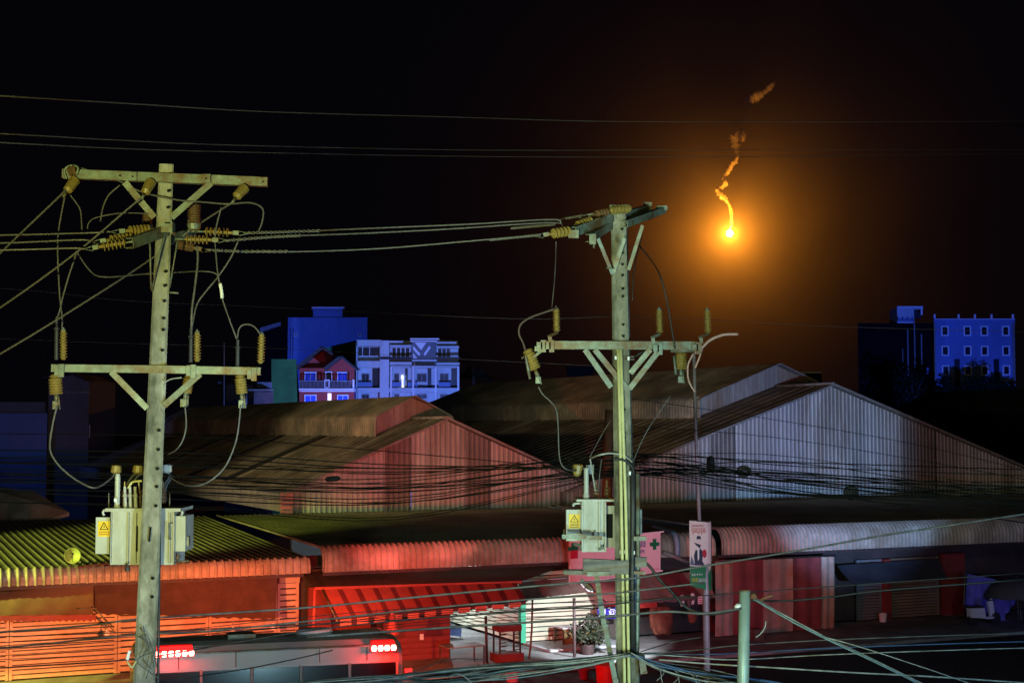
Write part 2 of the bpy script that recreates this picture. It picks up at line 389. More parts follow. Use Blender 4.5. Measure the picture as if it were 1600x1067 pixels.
# striped curtain screen: cream and red strips hanging from the eave
cs = thing('striped_curtain', M(px(1210, 1000, -1.5), -1.5, 0), 'tall curtain of broad cream and dark red vertical stripes hanging under the eave', 'curtain')
cx = [1118, 1145, 1192, 1237, 1282, 1304]
for i in range(5):
    a, c = px(cx[i], 950, -1.5), px(cx[i+1], 950, -1.5); n = 8
    def strip(b, a=a, c=c):
        R = [[M(a+(c-a)*j/n, -1.5+.05*math.sin(j*1.7+a)-(.06 if z > 1 else .0), z) for j in range(n+1)] for z in (.16, 1.2, 2.2, 2.95)]
        b.rings(R, cap=False, closed=False, sm=True)
        b.rings([[p+V*.012 for p in reversed(r)] for r in R], cap=False, closed=False, sm=True)
    sub('stripe', cream_fabric if i % 2 == 0 else tarp_wine, cs, strip)
sub('rail', steel_dark, cs, lambda b: b.tube([M(px(1116, 950, -1.5), -1.5, 2.98), M(px(1306, 950, -1.5), -1.5, 2.98)], .04, 6))

# ------------------------------------------------------------------ warehouses
def warehouse(label, sr, zr, sl, s2, slope, T, tb, zbase, mon, strips, wallsegs):
    e = thing('market_shed', M(sr, T, 0), label, 'warehouse')
    roofz = lambda s: zr-slope*abs(s-sr)
    # gable wall in panels, each ribbed
    for (a, c, m, lab) in wallsegs:
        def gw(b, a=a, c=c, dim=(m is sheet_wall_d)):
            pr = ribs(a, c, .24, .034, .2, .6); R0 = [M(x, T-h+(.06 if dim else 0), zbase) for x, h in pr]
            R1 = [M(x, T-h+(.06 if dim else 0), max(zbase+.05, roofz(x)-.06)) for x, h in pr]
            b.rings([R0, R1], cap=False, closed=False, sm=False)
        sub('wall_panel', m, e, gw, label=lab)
    sub('base_wall', wall_grey, e, lambda b: b.mbox(sl+.3, s2-.3, T+.1, T+.3, 0, zbase+.1))
    # roof slopes, ribs running down the slope
    pr = ribs(T-.35, tb, .9, .05, .08, .2)
    for sgn, se in ((-1, sl-.25), (1, s2+.25)):
        path = [(se, roofz(se)), ((se+sr)/2, roofz((se+sr)/2)), (sr, zr)]
        if sgn > 0: path = path[::-1]
        sub('roof_slope', sheet_tan, e, lambda b: sheet(b, lambda a, p, q: M(p, a, q), pr, path))
        sub('barge_board', gutter_m, e, lambda b: b.bar(M(se, T-.38, roofz(se)-.03), M(sr, T-.38, zr-.0), .10, .20, V))
    sub('eave_gutter', gutter_m, e, lambda b: b.mbox(sl-.42, sl-.24, T-.3, tb, roofz(sl-.25)-.75, roofz(sl-.25)-.02))
    for (t0, w, m) in strips:
        a0, a1 = sl+.1, sr-mon[0]-.1
        z = lambda s: roofz(s)+.075
        sub('skylight_panel', m, e, lambda b: b.slab([M(a0, t0, z(a0)), M(a1, t0, z(a1)), M(a1, t0+w, z(a1)), M(a0, t0+w, z(a0))], (0, 0, -.02)))
    # raised ridge monitor
    hw, tm, zc, zt = mon; h0 = roofz(sr-hw)-.1
    mo = MB(); half = [(-hw, h0), (-hw, zc-.25), (-hw+.04, zc-.1), (-hw+.15, zc), (-hw+.32, zc+.08), (0, zt)]
    prof = [(sr+x, zz) for x, zz in half]+[(sr-x, zz) for x, zz in half[::-1][1:]]
    sheet(mo, lambda a, p, q: M(p, a, q), ribs(tm, tb, .3, .02, .2, .4), prof)
    mt = mo.build('ridge_monitor', sheet_mon, e)
    def mg(b):
        mz = lambda x: zc+.05+(zt-zc-.05)*(1-abs(x-sr)/hw)
        pr = ribs(sr-hw+.1, sr+hw-.1, .28, .03)
        b.rings([[M(x, tm+.5-h, roofz(x)-.1) for x, h in pr], [M(x, tm+.5-h, mz(x)-.05) for x, h in pr]], cap=False, closed=False, sm=False)
    sub('monitor_gable', sheet_wall, mt, mg)
    sub('monitor_trim', gutter_m, mt, lambda b: b.tube([M(p, tm-.03, q) for p, q in prof], .045, 5))
    sub('ridge_cap', gutter_m, e, lambda b: b.tube([M(sr, T-.4, zr+.03), M(sr, tm+.4, zr+.03)], .09, 6))
    return e
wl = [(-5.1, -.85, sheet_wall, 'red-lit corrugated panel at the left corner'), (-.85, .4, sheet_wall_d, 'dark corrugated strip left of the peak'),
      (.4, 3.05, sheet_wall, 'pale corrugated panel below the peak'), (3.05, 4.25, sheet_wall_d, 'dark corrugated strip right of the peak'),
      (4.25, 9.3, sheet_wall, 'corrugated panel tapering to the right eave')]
warehouse('left gabled shed whose corrugated end wall glows red between the two poles', 2.0, 8.42, -5.3, 9.4, .42, 12, 62, 4.1,
          (1.97, 15.6, 8.6, 9.5), [(22.5, .9, skylight), (29.5, .9, skylight), (40, .9, skylight)], wl)
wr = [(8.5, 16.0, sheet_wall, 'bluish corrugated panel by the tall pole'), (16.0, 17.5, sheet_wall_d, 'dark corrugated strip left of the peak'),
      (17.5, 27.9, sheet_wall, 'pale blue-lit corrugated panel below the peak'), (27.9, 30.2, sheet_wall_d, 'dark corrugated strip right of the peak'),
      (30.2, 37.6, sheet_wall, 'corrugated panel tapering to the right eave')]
warehouse('larger right gabled shed whose corrugated end wall is lit blue and violet', 23.25, 10.2, 8.2, 38.2, .335, 12, 56, 4.2,
          (5.1, 16.2, 9.55, 11.45), [(35, .7, sky_pale), (46, .7, sky_pale)], wr)
sub('downpipe_hopper', mat('pink_steel', (.6, .2, .22), .5), bpy.data.objects['market_shed'],
    lambda b: [b.mbox(-5.62, -5.12, 11.62, 11.8, 4.4+k*.18, 4.54+k*.18) for k in range(5)])
# far left dark hall roof
hl = thing('hall_roof', M(-20, 16, 0), 'dark grey sloping roof edge low at the far left behind the olive roof', 'roof')
sub('roof_slope', sheet_tan, hl, lambda b: b.slab([onT(-40, 756, 15), onT(55, 768, 15), onT(108, 800, 13), onT(-40, 852, 12.4)], (0, 0, -.15)))
# dark hall beyond, right
hr = thing('dark_hall', (60, 120, 0), 'unlit dark hall with a low hipped roof below the blue building at right', 'building')
def drk(b):
    p = [atY(1380, 700, 130), atY(1700, 740, 130), atY(1700, 605, 150), atY(1450, 612, 150), atY(1395, 640, 140)]
    b.face(p); b.slab([Vector((p[0].x, 131, 0)), Vector((p[1].x, 131, 0)), Vector((p[1].x, 131, 5)), Vector((p[0].x, 131, 5))], (0, 3, 0))
sub('roof', roof_dark, hr, drk)

# ================================================================== STALL FRONT FITTINGS
def quadslab(name, m, parent, corners, th=.03, label=None):
    """corners: (x, y, t) seen points on market planes"""
    P = [onT(*c) for c in corners]; nrm = (P[1]-P[0]).cross(P[2]-P[0]).normalized()
    return sub(name, m, parent, lambda b: b.slab(P, nrm*th), label=label)
def cloth(name, m, parent, tl, tr, bl, br, nx=24, ny=6, sag=.10, wav=.03, scallop=0, label=None):
    A, B_, D_, E_ = onT(*tl), onT(*tr), onT(*bl), onT(*br)
    nrm = (B_-A).cross(D_-A).normalized()
    if nrm.y > 0: nrm = -nrm
    def fn(b):
        R = []
        for j in range(ny+1):
            v = j/ny; row = []
            for i in range(nx+1):
                u = i/nx; p = (A.lerp(B_, u)).lerp(D_.lerp(E_, u), v)
                p = p-Z*(sag*math.sin(math.pi*v)*(.5+.5*math.sin(u*9+1)))+nrm*(wav*math.sin(u*31+v*2)*v)
                if scallop and j == ny: p = p+Z*(scallop*abs(math.sin(u*math.pi*nx/4)))
                row.append(p)
            R.append(row)
        b.rings(R, cap=False, closed=False, sm=True)
        b.rings([[p-nrm*.012 for p in r][::-1] for r in R], cap=False, closed=False, sm=True)
    return sub(name, m, parent, fn, label=label)
# left olive + wine tarps
a1 = thing('tarpaulin_awning', M(-17, -1.8, 0), 'olive brown tarpaulin with scalloped red valance at the far left under the eave', 'awning')
cloth('sheet', tarp_olive, a1, (-60, 935, -1.5), (146, 907, -1.5), (-60, 962, -2.3), (146, 960, -2.3))
cloth('valance', tarp_wine, a1, (-60, 962, -2.31), (150, 960, -2.31), (-60, 973, -2.33), (150, 971, -2.33), 88, 3, 0, .01, .06)
a2 = thing('tarpaulin_awning', M(-12, -1.8, 0), 'dark wine tarpaulin stretched between the left pole and the orange shutter', 'awning')
cloth('sheet', tarp_brown, a2, (147, 905, -1.5), (434, 897, -1.5), (149, 960, -2.2), (430, 968, -2.2), 60, 6, .05, .02, .05)
sub('frame_bar', galv, a2, lambda b: (b.tube([onT(122, 951, -2.4), onT(152, 950, -2.4)], .02), b.tube([onT(145, 948, -2.4), onT(178, 980, -2.2)], .02),
                                      b.tube([onT(148, 950, -2.4), onT(180, 988, -2.2)], .015)))
# centre: brown lean-to sheet and the scalloped red awning
a3 = thing('lean_to_roof', M(-4, -2.5, 0), 'dark brown lean-to sheet between the red eave and the scalloped awning', 'roof')
def lean(b):
    A, B_, D_, E_ = onT(470, 893, -.4), onT(880, 884, -.4), onT(492, 917, -2.9), onT(815, 907, -2.9); n = 40
    R = [[(A.lerp(B_, i/n)).lerp(D_.lerp(E_, i/n), v)+Z*(.02*(i % 2)) for i in range(n+1)] for v in (0, .5, 1)]
    b.rings(R, cap=False, closed=False, sm=False); b.rings([[p-Z*.015 for p in r][::-1] for r in R], cap=False, closed=False, sm=False)
sub('sheet', tarp_olive, a3, lean)
sub('fascia', red_fabric, a3, lambda b: b.bar(onT(492, 919, -2.93), onT(815, 909, -2.93), .09, .04))
sub('post', red_fabric, a3, lambda b: b.tube([onT(492, 919, -2.8), onT(489, 1000, -2.8)], .05, 6))
a4 = thing('scalloped_awning', M(-4, -3.5, 0), 'red striped awning with square scalloped fringe over the kiosk', 'awning')
NS = 22
TL, TR, BL, BR = (508, 921), (808, 910), (531, 966), (822, 937)
for i in range(NS):
    u0 = (i//2*2+(0 if i % 2 == 0 else 1.4))/NS; u1 = (i//2*2+(1.4 if i % 2 == 0 else 2))/NS
    L2 = lambda P, Q, u: (P[0]+(Q[0]-P[0])*u, P[1]+(Q[1]-P[1])*u)
    m = red_fabric if i % 2 == 0 else red_dark
    a, c, d, e_ = L2(TL, TR, u0), L2(TL, TR, u1), L2(BL, BR, u0), L2(BL, BR, u1)
    cloth('stripe', m, a4, (*a, -3.0), (*c, -3.0), (*d, -4.0), (*e_, -4.0), 2, 4, .05, 0)
    w = (e_[0]-d[0])
    if i % 2 == 0:
        f0 = (d[0]+.5, d[1]+1.0); f1 = (e_[0]-.5, e_[1]+1.0)
        h = 11-2.5*u0
        quadslab('fringe', fringe_red, a4, [(f0[0], f0[1], -4.02), (f1[0], f1[1], -4.02), (f1[0], f1[1]+h, -4.02), (f0[0], f0[1]+h, -4.02)], .015)
    else:
        quadslab('fringe', red_dark, a4, [(d[0], d[1]+1, -4.02), (e_[0], e_[1]+1, -4.02), (e_[0], e_[1]+7, -4.02), (d[0], d[1]+7, -4.02)], .015)
sub('front_rail', steel_dark, a4, lambda b: b.tube([onT(529, 967, -4.0), onT(824, 938, -4.0)], .03, 6))
sub('side_arm', galv, a4, lambda b: b.tube([onT(504, 921, -3.0), onT(528, 972, -4.0)], .035, 6))
kb = thing('kiosk', M(-4.5, -1.5, 0), 'dark red corrugated kiosk under the scalloped awning beside the alley', 'kiosk')
ks0, ks1 = px(500, 1000, -1.6), px(703, 1030, -1.6)
sub('front_wall', red_wall, kb, lambda b: slats(b, px(600, 1000, -1.6), ks1, -1.6, .12, 2.5, .2, .02))
sub('back_wall', red_wall, kb, lambda b: (b.mbox(ks0, px(600, 1000, -1.6), -.3, -.2, .12, 2.6), b.mbox(px(600, 1000, -1.6), ks1, -1.57, -1.5, .12, 2.5)))
sub('side_wall', red_wall, kb, lambda b: b.mbox(ks1-.08, ks1, -1.56, -.05, .12, 2.5))
sub('counter', red_fabric, kb, lambda b: b.mbox(ks0+.6, px(598, 1000, -1.6), -1.5, -1.2, .12, 1.25))
quadslab('notice', white_pl, kb, [(656, 990, -1.66), (662, 990, -1.66), (662, 999, -1.66), (656, 999, -1.66)], .01)
# brown tarp over the cream shutter
a5 = thing('tarpaulin_awning', M(1.8, -1.5, 0), 'pale brown tarpaulin hanging over the cream shutter', 'awning')
cloth('sheet', tarp_lightened, a5, (808, 906, -1.0), (905, 900, -1.0), (822, 937, -2.0), (918, 926, -2.0), 20, 6, .06, .03, .05)
sub('edge_strip', white_pl, a5, lambda b: (b.tube(smooth([onT(803, 909, -1.1), onT(812, 925, -1.6), onT(822, 937, -2.0)]), .035, 5),
    b.tube([onT(812, 908, -1.05), onT(850, 906, -1.05)], .03, 5), b.tube([onT(855, 905, -1.05), onT(885, 903, -1.05)], .02, 5)))
sub('torn_edge', white_pl, a5, lambda b: b.tube(smooth([onT(903, 905, -1.4), onT(915, 920, -1.7), onT(926, 924, -1.9)]), .03, 5))
# right: red and cream awning
a6 = thing('striped_awning', M(6, -1.5, 0), 'wide red and beige striped canvas awning right of the tall pole', 'awning')
XS = [(925, 975), (975, 1040), (1040, 1078), (1078, 1112)]
bx = [(950, 1003), (1003, 1060), (1060, 1100), (1100, 1118)]
for i, ((x0, x1), (b0, b1)) in enumerate(zip(XS, bx)):
    x0b = x0-12; x1b = x1-12
    cloth('stripe', tarp_wine if i % 2 == 0 else cream_fabric, a6, (x0b, 897-i, -.8), (x1b, 896-i, -.8), (b0, 944-i*3, -2.4), (b1, 942-i*3, -2.4), 8, 6, .08, .03)
sub('front_rail', shop_brown, a6, lambda b: b.bar(onT(985, 940, -2.4), onT(1112, 932, -2.4), .12, .05))
# shop sign fascia: blue with red top
sg = thing('shop_sign', M(3.7, -1.2, 2), 'small blue and red shop sign with white lettering behind the tall pole', 'sign')
quadslab('board', sign_blue, sg, [(934, 948, -1.2), (964, 948, -1.2), (964, 966, -1.2), (934, 966, -1.2)], .05)
quadslab('top_board', sign_red, sg, [(941, 934, -1.2), (964, 937, -1.2), (964, 947, -1.2), (941, 947, -1.2)], .05)
text('213', sg, sign_white, onT(935, 963, -1.24), U, Z, .52, .32)
text('@', sg, sign_white, onT(952, 963, -1.24), U, Z, .26, .28)
text('NG', sg, sign_white, onT(942, 945, -1.24), U, Z, .4, .14)
# goods hanging in dark stall
hb = thing('hanging_tarp', M(6.6, -1.9, 1.5), 'bulky orange-brown wrapped bundle hanging in the dark stall', 'bundle')
def bundle(b, c, w, h):
    R = []
    for k in range(9):
        v = k/8; rr = w*(.80+.20*math.sin(math.pi*v*1.3))*(.7 if k == 0 else .78 if k == 8 else 1)
        R.append([c+Z*(h/2-h*v)+U*(rr*math.cos(q)*(1+.08*math.sin(5*q+k)))+V*(.55*rr*math.sin(q)*(1+.1*math.sin(7*q))) for q in [2*math.pi*j/18 for j in range(18)]])
    b.rings(R)
sub('wrapping', mat('orange_cloth', (.22, .07, .04), .9, 0, .4, 5, .9), hb, lambda b: [bundle(b, onT(1032+dx, 968+dy, -1.8+.1*k), w_, h_) for k, (dx, dy, w_, h_) in enumerate(((4, 0, .40, 1.0), (-9, -6, .22, .75), (-4, 8, .26, .7), (12, 6, .22, .8), (-11, 4, .15, .5)))])
h2 = sub('hanging_bag', MATS['orange_cloth'], None, lambda b: bundle(b, onT(1082, 962, -1.8), .2, .5))
tag(h2, 'small rust coloured bag hanging right of the bulky bundle', 'bag')
for i in range(9):
    x = 997+i*3.4; g = sub('snack_packet', mat('packet_red', (.5, .05, .04), .4), None, lambda b: b.box(onT(x, 945-i*.2, -2.2), .10, .03, .22, (U, V, Z)))
    tag(g, 'small red packet clipped in the row hanging under the striped awning', 'packet', 'red packets hanging in a row under the striped awning')
for i, (x, y, c) in enumerate([(1066, 938, sign_white), (1077, 940, shop_brown), (1082, 935, sign_white)]):
    g = sub('hanging_bag', c, None, lambda b: bundle(b, onT(x, y, -2.2), .10, .42))
    tag(g, ['pale pouch hanging under the striped awning', 'brown pouch hanging between two pale ones', 'thin white pouch hanging nearest the banner sign'][i], 'bag')
sb = thing('notice_board', M(8.4, -2.2, 2), 'small white notice board with pink lines on the post under the banner', 'sign')
quadslab('board', sign_white, sb, [(1091, 931, -2.6), (1102, 931, -2.6), (1102, 943, -2.6), (1091, 943, -2.6)], .03)
for k in range(3): quadslab('line', sign_red, sb, [(1092, 933+k*3.4, -2.65), (1101, 933+k*3.4, -2.65), (1101, 934.4+k*3.4, -2.65), (1092, 934.4+k*3.4, -2.65)], .01)
# slate awning at right and blue tarp, umbrella
a7 = thing('tarpaulin_awning', M(17, -1.5, 0), 'slate blue canvas awning over the dim tan shutter at right', 'awning')
cloth('sheet', dark_tarp, a7, (1308, 883, -.6), (1466, 872, -.6), (1332, 912, -2.0), (1480, 904, -2.0), 20, 5, .05, .02)
a8 = thing('tarpaulin_sheet', M(22, -2, 0), 'crumpled blue tarpaulin slung low between poles at the far right', 'tarpaulin')
cloth('sheet', blue_tarp, a8, (1512, 896, -2.0), (1556, 905, -2.2), (1506, 950, -2.2), (1572, 980, -2.4), 16, 10, .1, .06)
cloth('flap', blue_tarp, a8, (1548, 930, -2.3), (1588, 938, -2.3), (1560, 975, -2.4), (1584, 944, -2.4), 8, 6, .1, .05)
sub('pole', galv, a8, lambda b: (b.tube([onT(1508, 893, -2.2), onT(1504, 1000, -2.2)], .025, 5), b.tube([onT(1594, 938, -2.4), onT(1598, 1025, -2.4)], .03, 5),
                                 b.tube([onT(1570, 978, -2.4), onT(1572, 1000, -2.4)], .02, 5)))
um = thing('market_umbrella', onT(1582, 1010, -3.2), 'olive grey market umbrella opened at the right edge in front of the blue tarpaulin', 'umbrella')
def umb(b):
    c = onT(1590, 918, -3.0); R = []
    for k, (rr, zz) in enumerate([(.02, .42), (.5, .34), (1.0, .12), (1.35, -.28), (1.33, -.33)]):
        R.append([c+U*(rr*math.cos(q))+V*(rr*math.sin(q))+Z*(zz-(.06*abs(math.sin(4*q)) if rr > 1 else 0)) for q in [2*math.pi*j/32 for j in range(32)]])
    b.rings(R, cap=False)
sub('canopy', mat('umbrella_cloth', (.10, .095, .08), .85), um, umb)
sub('pole', galv, um, lambda b: b.tube([onT(1590, 900, -3.0), Vector((onT(1590, 918, -3).x, onT(1590, 918, -3).y, .12))], .025, 6))
# white scooter-like parked thing: simple scooter
def scooter(c, label):
    e = thing('scooter', c, label, 'scooter'); W_ = lambda s, t, z: c+U*s+V*t+Z*z
    for s in (-.55, .6):
        w = sub('wheel', black_rub, e, lambda b: b.lathe(W_(s, -.05, .25), W_(s, .05, .25), [(0, .19), (.0, .25), (1, .25), (1, .19)], 16))
    sub('body', white_pl, e, lambda b: (b.hexa([W_(-.75, -.12, .35), W_(.0, -.14, .3), W_(.0, .14, .3), W_(-.75, .12, .35), W_(-.8, -.1, .72), W_(-.05, -.12, .70), W_(-.05, .12, .70), W_(-.8, .1, .72)]),
        b.hexa([W_(.0, -.14, .26), W_(.42, -.14, .26), W_(.42, .14, .26), W_(.0, .14, .26), W_(.0, -.14, .33), W_(.42, -.14, .33), W_(.42, .14, .33), W_(.0, .14, .33)]),
        b.bar(W_(.45, 0, .3), W_(.32, 0, .95), .24, .10, V)))
    sub('seat', black_rub, e, lambda b: b.hexa([W_(-.8, -.1, .73), W_(-.05, -.11, .71), W_(-.05, .11, .71), W_(-.8, .1, .73), W_(-.75, -.08, .80), W_(-.1, -.08, .79), W_(-.1, .08, .79), W_(-.75, .08, .80)]))
    sub('handlebar', steel_dark, e, lambda b: b.tube([W_(.30, -.32, 1.02), W_(.33, 0, .98), W_(.30, .32, 1.02)], .02, 5))
    sub('fork', steel_dark, e, lambda b: b.tube([W_(.36, 0, .9), W_(.6, 0, .25)], .035, 6))
    sub('headlight', white_pl, e, lambda b: b.lathe(W_(.36, 0, .98), W_(.46, 0, .96), [(0, .06), (.5, .08), (1, .05)], 10))
p = onT(1538, 1014, -3.2); scooter(Vector((p.x, p.y, .12)), 'white scooter parked below the blue tarpaulin at the right')
p = onT(1380, 1008, -.6); bk = thing('bucket', Vector((p.x, p.y, .12)), 'white bucket at the foot of the thin red post', 'bucket')
sub('pail', white_pl, bk, lambda b: b.lathe(bk.location, bk.location+Z*.34, [(0, .13), (1, .17), (1, .155), (.2, .12)], 14))
sub('handle', steel_dark, bk, lambda b: b.tube(smooth([bk.location+Z*.33-U*.17, bk.location+Z*.5, bk.location+Z*.33+U*.17]), .008, 4))
# crate by curtain
p = onT(1182, 1033, -2.6); cr = sub('crate', shop_brown, None, lambda b: b.box(Vector((p.x, p.y, .32)), .42, .35, .40, (U, V, Z)))
tag(cr, 'brown box on the pavement in front of the striped curtain', 'box')

# ------------------------------------------------------------------ alley furniture
def table(name, label, s, t, w, d, h, topm, leg_m, apron=None):
    e = thing(name, M(s, t, .12), label, 'table')
    sub('tabletop', topm, e, lambda b: b.mbox(s-w/2, s+w/2, t-d/2, t+d/2, h-.04, h))
    for a in (-1, 1):
        for c in (-1, 1):
            sub('leg', leg_m, e, lambda b: b.mbox(s+a*(w/2-.05)-.02, s+a*(w/2-.05)+.02, t+c*(d/2-.05)-.02, t+c*(d/2-.05)+.02, .12, h-.045))
    if apron: sub('panel', apron, e, lambda b: b.mbox(s-w/2+.12, s+w/2-.06, t-d/2+.12, t-d/2+.16, .2, h-.06))
    return e
ps = onT(898, 988, -.8)
table('market_table', 'white topped table with plywood front before the cream shutter', S_of(ps)+.05, -.8, 1.5, .8, .80, table_white, galv, wood)
table('low_table', 'grey low table beside the kiosk at the mouth of the alley', px(722, 1030, -3.0), -3.0, 1.35, .9, .75, gutter_m, steel_dark)
# display rack
rs = px(792, 1030, -3.0); rk = thing('display_rack', M(rs, -3.0, .12), 'tall open rack with red top and red base standing on the pavement', 'rack')
sub('top', red_wall, rk, lambda b: b.mbox(rs-.42, rs+.42, -3.3, -2.7, 1.12, 1.32))
sub('base', red_wall, rk, lambda b: b.mbox(rs-.48, rs+.48, -3.35, -2.65, .13, .38))
for a in (-1, 1):
    for c in (-1, 1): sub('post', steel_dark, rk, lambda b: b.mbox(rs+a*.38-.025, rs+a*.38+.025, -3+c*.25-.025, -3+c*.25+.025, .38, 1.12))
for a in (-1, 1):
    for k in range(5): sub('slat', steel_dark, rk, lambda b: b.mbox(rs+a*.27-.12, rs+a*.27+.12, -3.26, -3.22, .48+k*.13, .51+k*.13))
for k in range(3): sub('rung', galv, rk, lambda b: b.mbox(rs-.15, rs+.15, -2.76, -2.73, .55+k*.2, .58+k*.2))
def post(name, label, pts, r, m):
    o = MB().tube([onT(*q) for q in pts], r, 6).build(name, m); c = Vector(o.data.vertices[0].co)
    return tag(o, label, 'post')
post('awning_post', 'dark thin post standing left of the display rack', [(759, 962, -3.2), (761, 1043, -3.2)], .05, steel_dark)
post('bamboo_pole', 'crooked brown cane leaning under the awning corner', [(832, 936, -3.0), (831, 980, -3.0), (829, 1010, -3.0), (825, 1040, -3.0)], .035, rustpipe)
pp = thing('awning_post', onT(897, 1060, -3.4), 'dark brown post with a slanting arm in front of the white table', 'post')
sub('pole', steel_dark, pp, lambda b: b.tube([onT(897, 934, -3.4), onT(898, 1060, -3.4)], .055, 6))
sub('arm', steel_dark, pp, lambda b: b.tube([onT(899, 985, -3.4), onT(926, 961, -3.4)], .02, 5))
# potted plant
c = onT(918, 1042, -3.0); c.z = .12
pl = thing('potted_plant', c, 'bushy dark leafy plant in a pot between the white table and the tall pole', 'plant')
sub('pot', steel_dark, pl, lambda b: b.lathe(c, c+Z*.35, [(0, .2), (.9, .28), (1, .28), (1, .24), (.8, .22)], 14))
for k in range(5): sub('stem', bark, pl, lambda b: b.tube([c+Z*.3, c+Vector((random.uniform(-.4, .4), random.uniform(-.2, .2), random.uniform(.7, 1.1)))], .015, 4))
def foliage(b, c, rx, ry, rz, n, size):
    for _ in range(n):
        while True:
            q = Vector((random.uniform(-1, 1), random.uniform(-1, 1), random.uniform(-1, 1)))
            if q.length < 1: break
        p = c+Vector((q.x*rx, q.y*ry, q.z*rz)); d = Vector((random.gauss(0, 1), random.gauss(0, 1), random.gauss(0, .6))).normalized()
        s = d.orthogonal().normalized(); L = size*random.uniform(.6, 1.4)
        b.face([p, p+d*L*.5+s*L*.22, p+d*L, p+d*L*.5-s*L*.22])
sub('foliage', leaf, pl, lambda b: (foliage(b, c+Z*.72+U*.05, .74, .5, .42, 760, .16), foliage(b, c+Z*1.15+U*.35, .4, .3, .25, 130, .16)), kind='stuff')
# red bin & others
def bin_(x, y, r, h, m, label, name='waste_bin', t=-3.9):
    q = atZ(x, y, .004); e = thing(name, q, label, 'bin')
    sub('tub', m, e, lambda b: b.lathe(q, q+Z*h, [(0, r*.8), (.95, r), (.96, r*1.08), (1, r*1.08), (1, r*.95), (.7, r*.9)], 16))
    return e, q
e, q = bin_(948, 1082, .34, .86, mat('bin_red', (.6, .02, .015), .4), 'bright red tub with a rumpled bag on top, at the foot of the tall pole')
sub('bag', mat('bag_plastic', (.3, .12, .06), .3, 0, .4, 6, .5), e, lambda b: b.lathe(q+Z*.8, q+Z*.98, [(0, .30), (.3, .28), (.6, .2), (1, .1)], 9))
bin_(912, 1060, .17, .3, mat('basin_plum', (.25, .03, .07), .5), 'small plum coloured basin left of the bright red tub', 'basin')
e, q = bin_(801, 1064, .24, .36, mat('basin_pink', (.55, .14, .2), .5), 'pink bag lying under the overhead cables in front of the display rack', 'basin')
e['category'] = 'bag'; e.name = 'pink_bag'
# blue display stand in the alley
ds = thing('display_board', M(px(712, 1000, 3), 3, .12), 'blue display board with a lit screen just inside the alley', 'board')
quadslab('panel', blue_board, ds, [(700, 976, 2.5), (721, 979, 2.5), (721, 994, 2.5), (700, 992, 2.5)], .06)
quadslab('lower_panel', sign_navy, ds, [(700, 995, 2.5), (720, 997, 2.5), (720, 1012, 2.5), (700, 1010, 2.5)], .06)
quadslab('screen', mat('screen_glow', (.1, .1, .3), .5, emit=((.25, .35, 1), .8)), ds, [(709, 998, 2.45), (718, 999, 2.45), (718, 1009, 2.45), (709, 1008, 2.45)], .01)
sub('stand', galv, ds, lambda b: [b.tube([onT(x, 994, 2.6), onT(x, 1022, 2.6)], .03, 5) for x in (703, 719)])
mb = thing('bicycle', M(px(730, 985, 6), 6, .12), 'pale bicycle parked far down the alley', 'bicycle')
c = M(px(728, 990, 6), 6, .45)
for k in (-1, 1): sub('wheel', galv, mb, lambda b: b.tube([c+U*.5*k+U*.3*math.cos(a)+Z*.3*math.sin(a) for a in [2*math.pi*j/16 for j in range(17)]], .02, 4))
sub('frame', galv, mb, lambda b: (b.tube([c-U*.5, c-U*.1+Z*.35, c+U*.4+Z*.4, c+U*.5], .02, 4), b.tube([c-U*.5, c-Z*.05, c+U*.4+Z*.4], .02, 4), b.tube([c-Z*.05, c-U*.1+Z*.45], .02, 4)))
# folded umbrella (red cone)
c = onT(613, 990, -4.6); base = Vector((c.x, c.y, .12))
fu = thing('folded_umbrella', base, 'folded red market umbrella standing in front of the kiosk', 'umbrella')
sub('canopy', red_fabric, fu, lambda b: b.lathe(onT(613, 952, -4.6), onT(613, 991, -4.6), [(0, .01), (.08, .05), (.5, .12), (.95, .22), (1, .2)], 9))
sub('pole', steel_dark, fu, lambda b: b.tube([onT(613, 985, -4.6), base], .025, 5))
# hanging lamp bulbs
for i, (x, y, lab) in enumerate([(167, 988, 'white glass lamp hanging left of the left pole under the tarpaulin'), (364, 984, 'white glass lamp hanging under the middle of the wine tarpaulin'),
                                  (427, 979, 'white glass lamp hanging at the right end of the wine tarpaulin')]):
    t_ = -1.9; p = onT(x, y, t_); h = thing('hanging_lamp', p, lab, 'lamp', 'white lamps hanging below the left tarpaulins')
    sub('cord', cable_lite, h, lambda b: b.tube([onT(x, y-19, t_), onT(x, y-5, t_)], .012, 4))
    sub('shade', white_pl, h, lambda b: b.lathe(onT(x, y-6, t_), onT(x, y+4, t_), [(0, .02), (.3, .035), (.5, .09), (.9, .10), (1, .08)], 10))
# satellite dish on left roof
dp = onT(113, 868, -1.2)
dd = thing('satellite_dish', dp, 'small yellow-green satellite dish on the edge of the olive roof', 'dish')
ax = Vector((.35, -1, .25)).normalized()
sub('reflector', dish_m, dd, lambda b: b.lathe(dp-ax*.10, dp+ax*.05, [(0, .01), (.25, .12), (.55, .19), (1, .25), (1, .24), (.6, .17), (.3, .1), (.1, .01)], 20))
sub('feed_arm', galv, dd, lambda b: b.tube([dp-Z*.2, dp+ax*.32-Z*.12, dp+ax*.34], .012, 4))
sub('feed_horn', black_rub, dd, lambda b: b.lathe(dp+ax*.30, dp+ax*.38, [(0, .03), (1, .035)], 8))
sub('mount', galv, dd, lambda b: b.tube([dp-ax*.08, dp-ax*.12-Z*.28], .02, 5))
br = thing('roof_pipe', onT(165, 884, -2.1), 'rusty bent pipe lying on the olive roof edge near the dish', 'pipe')
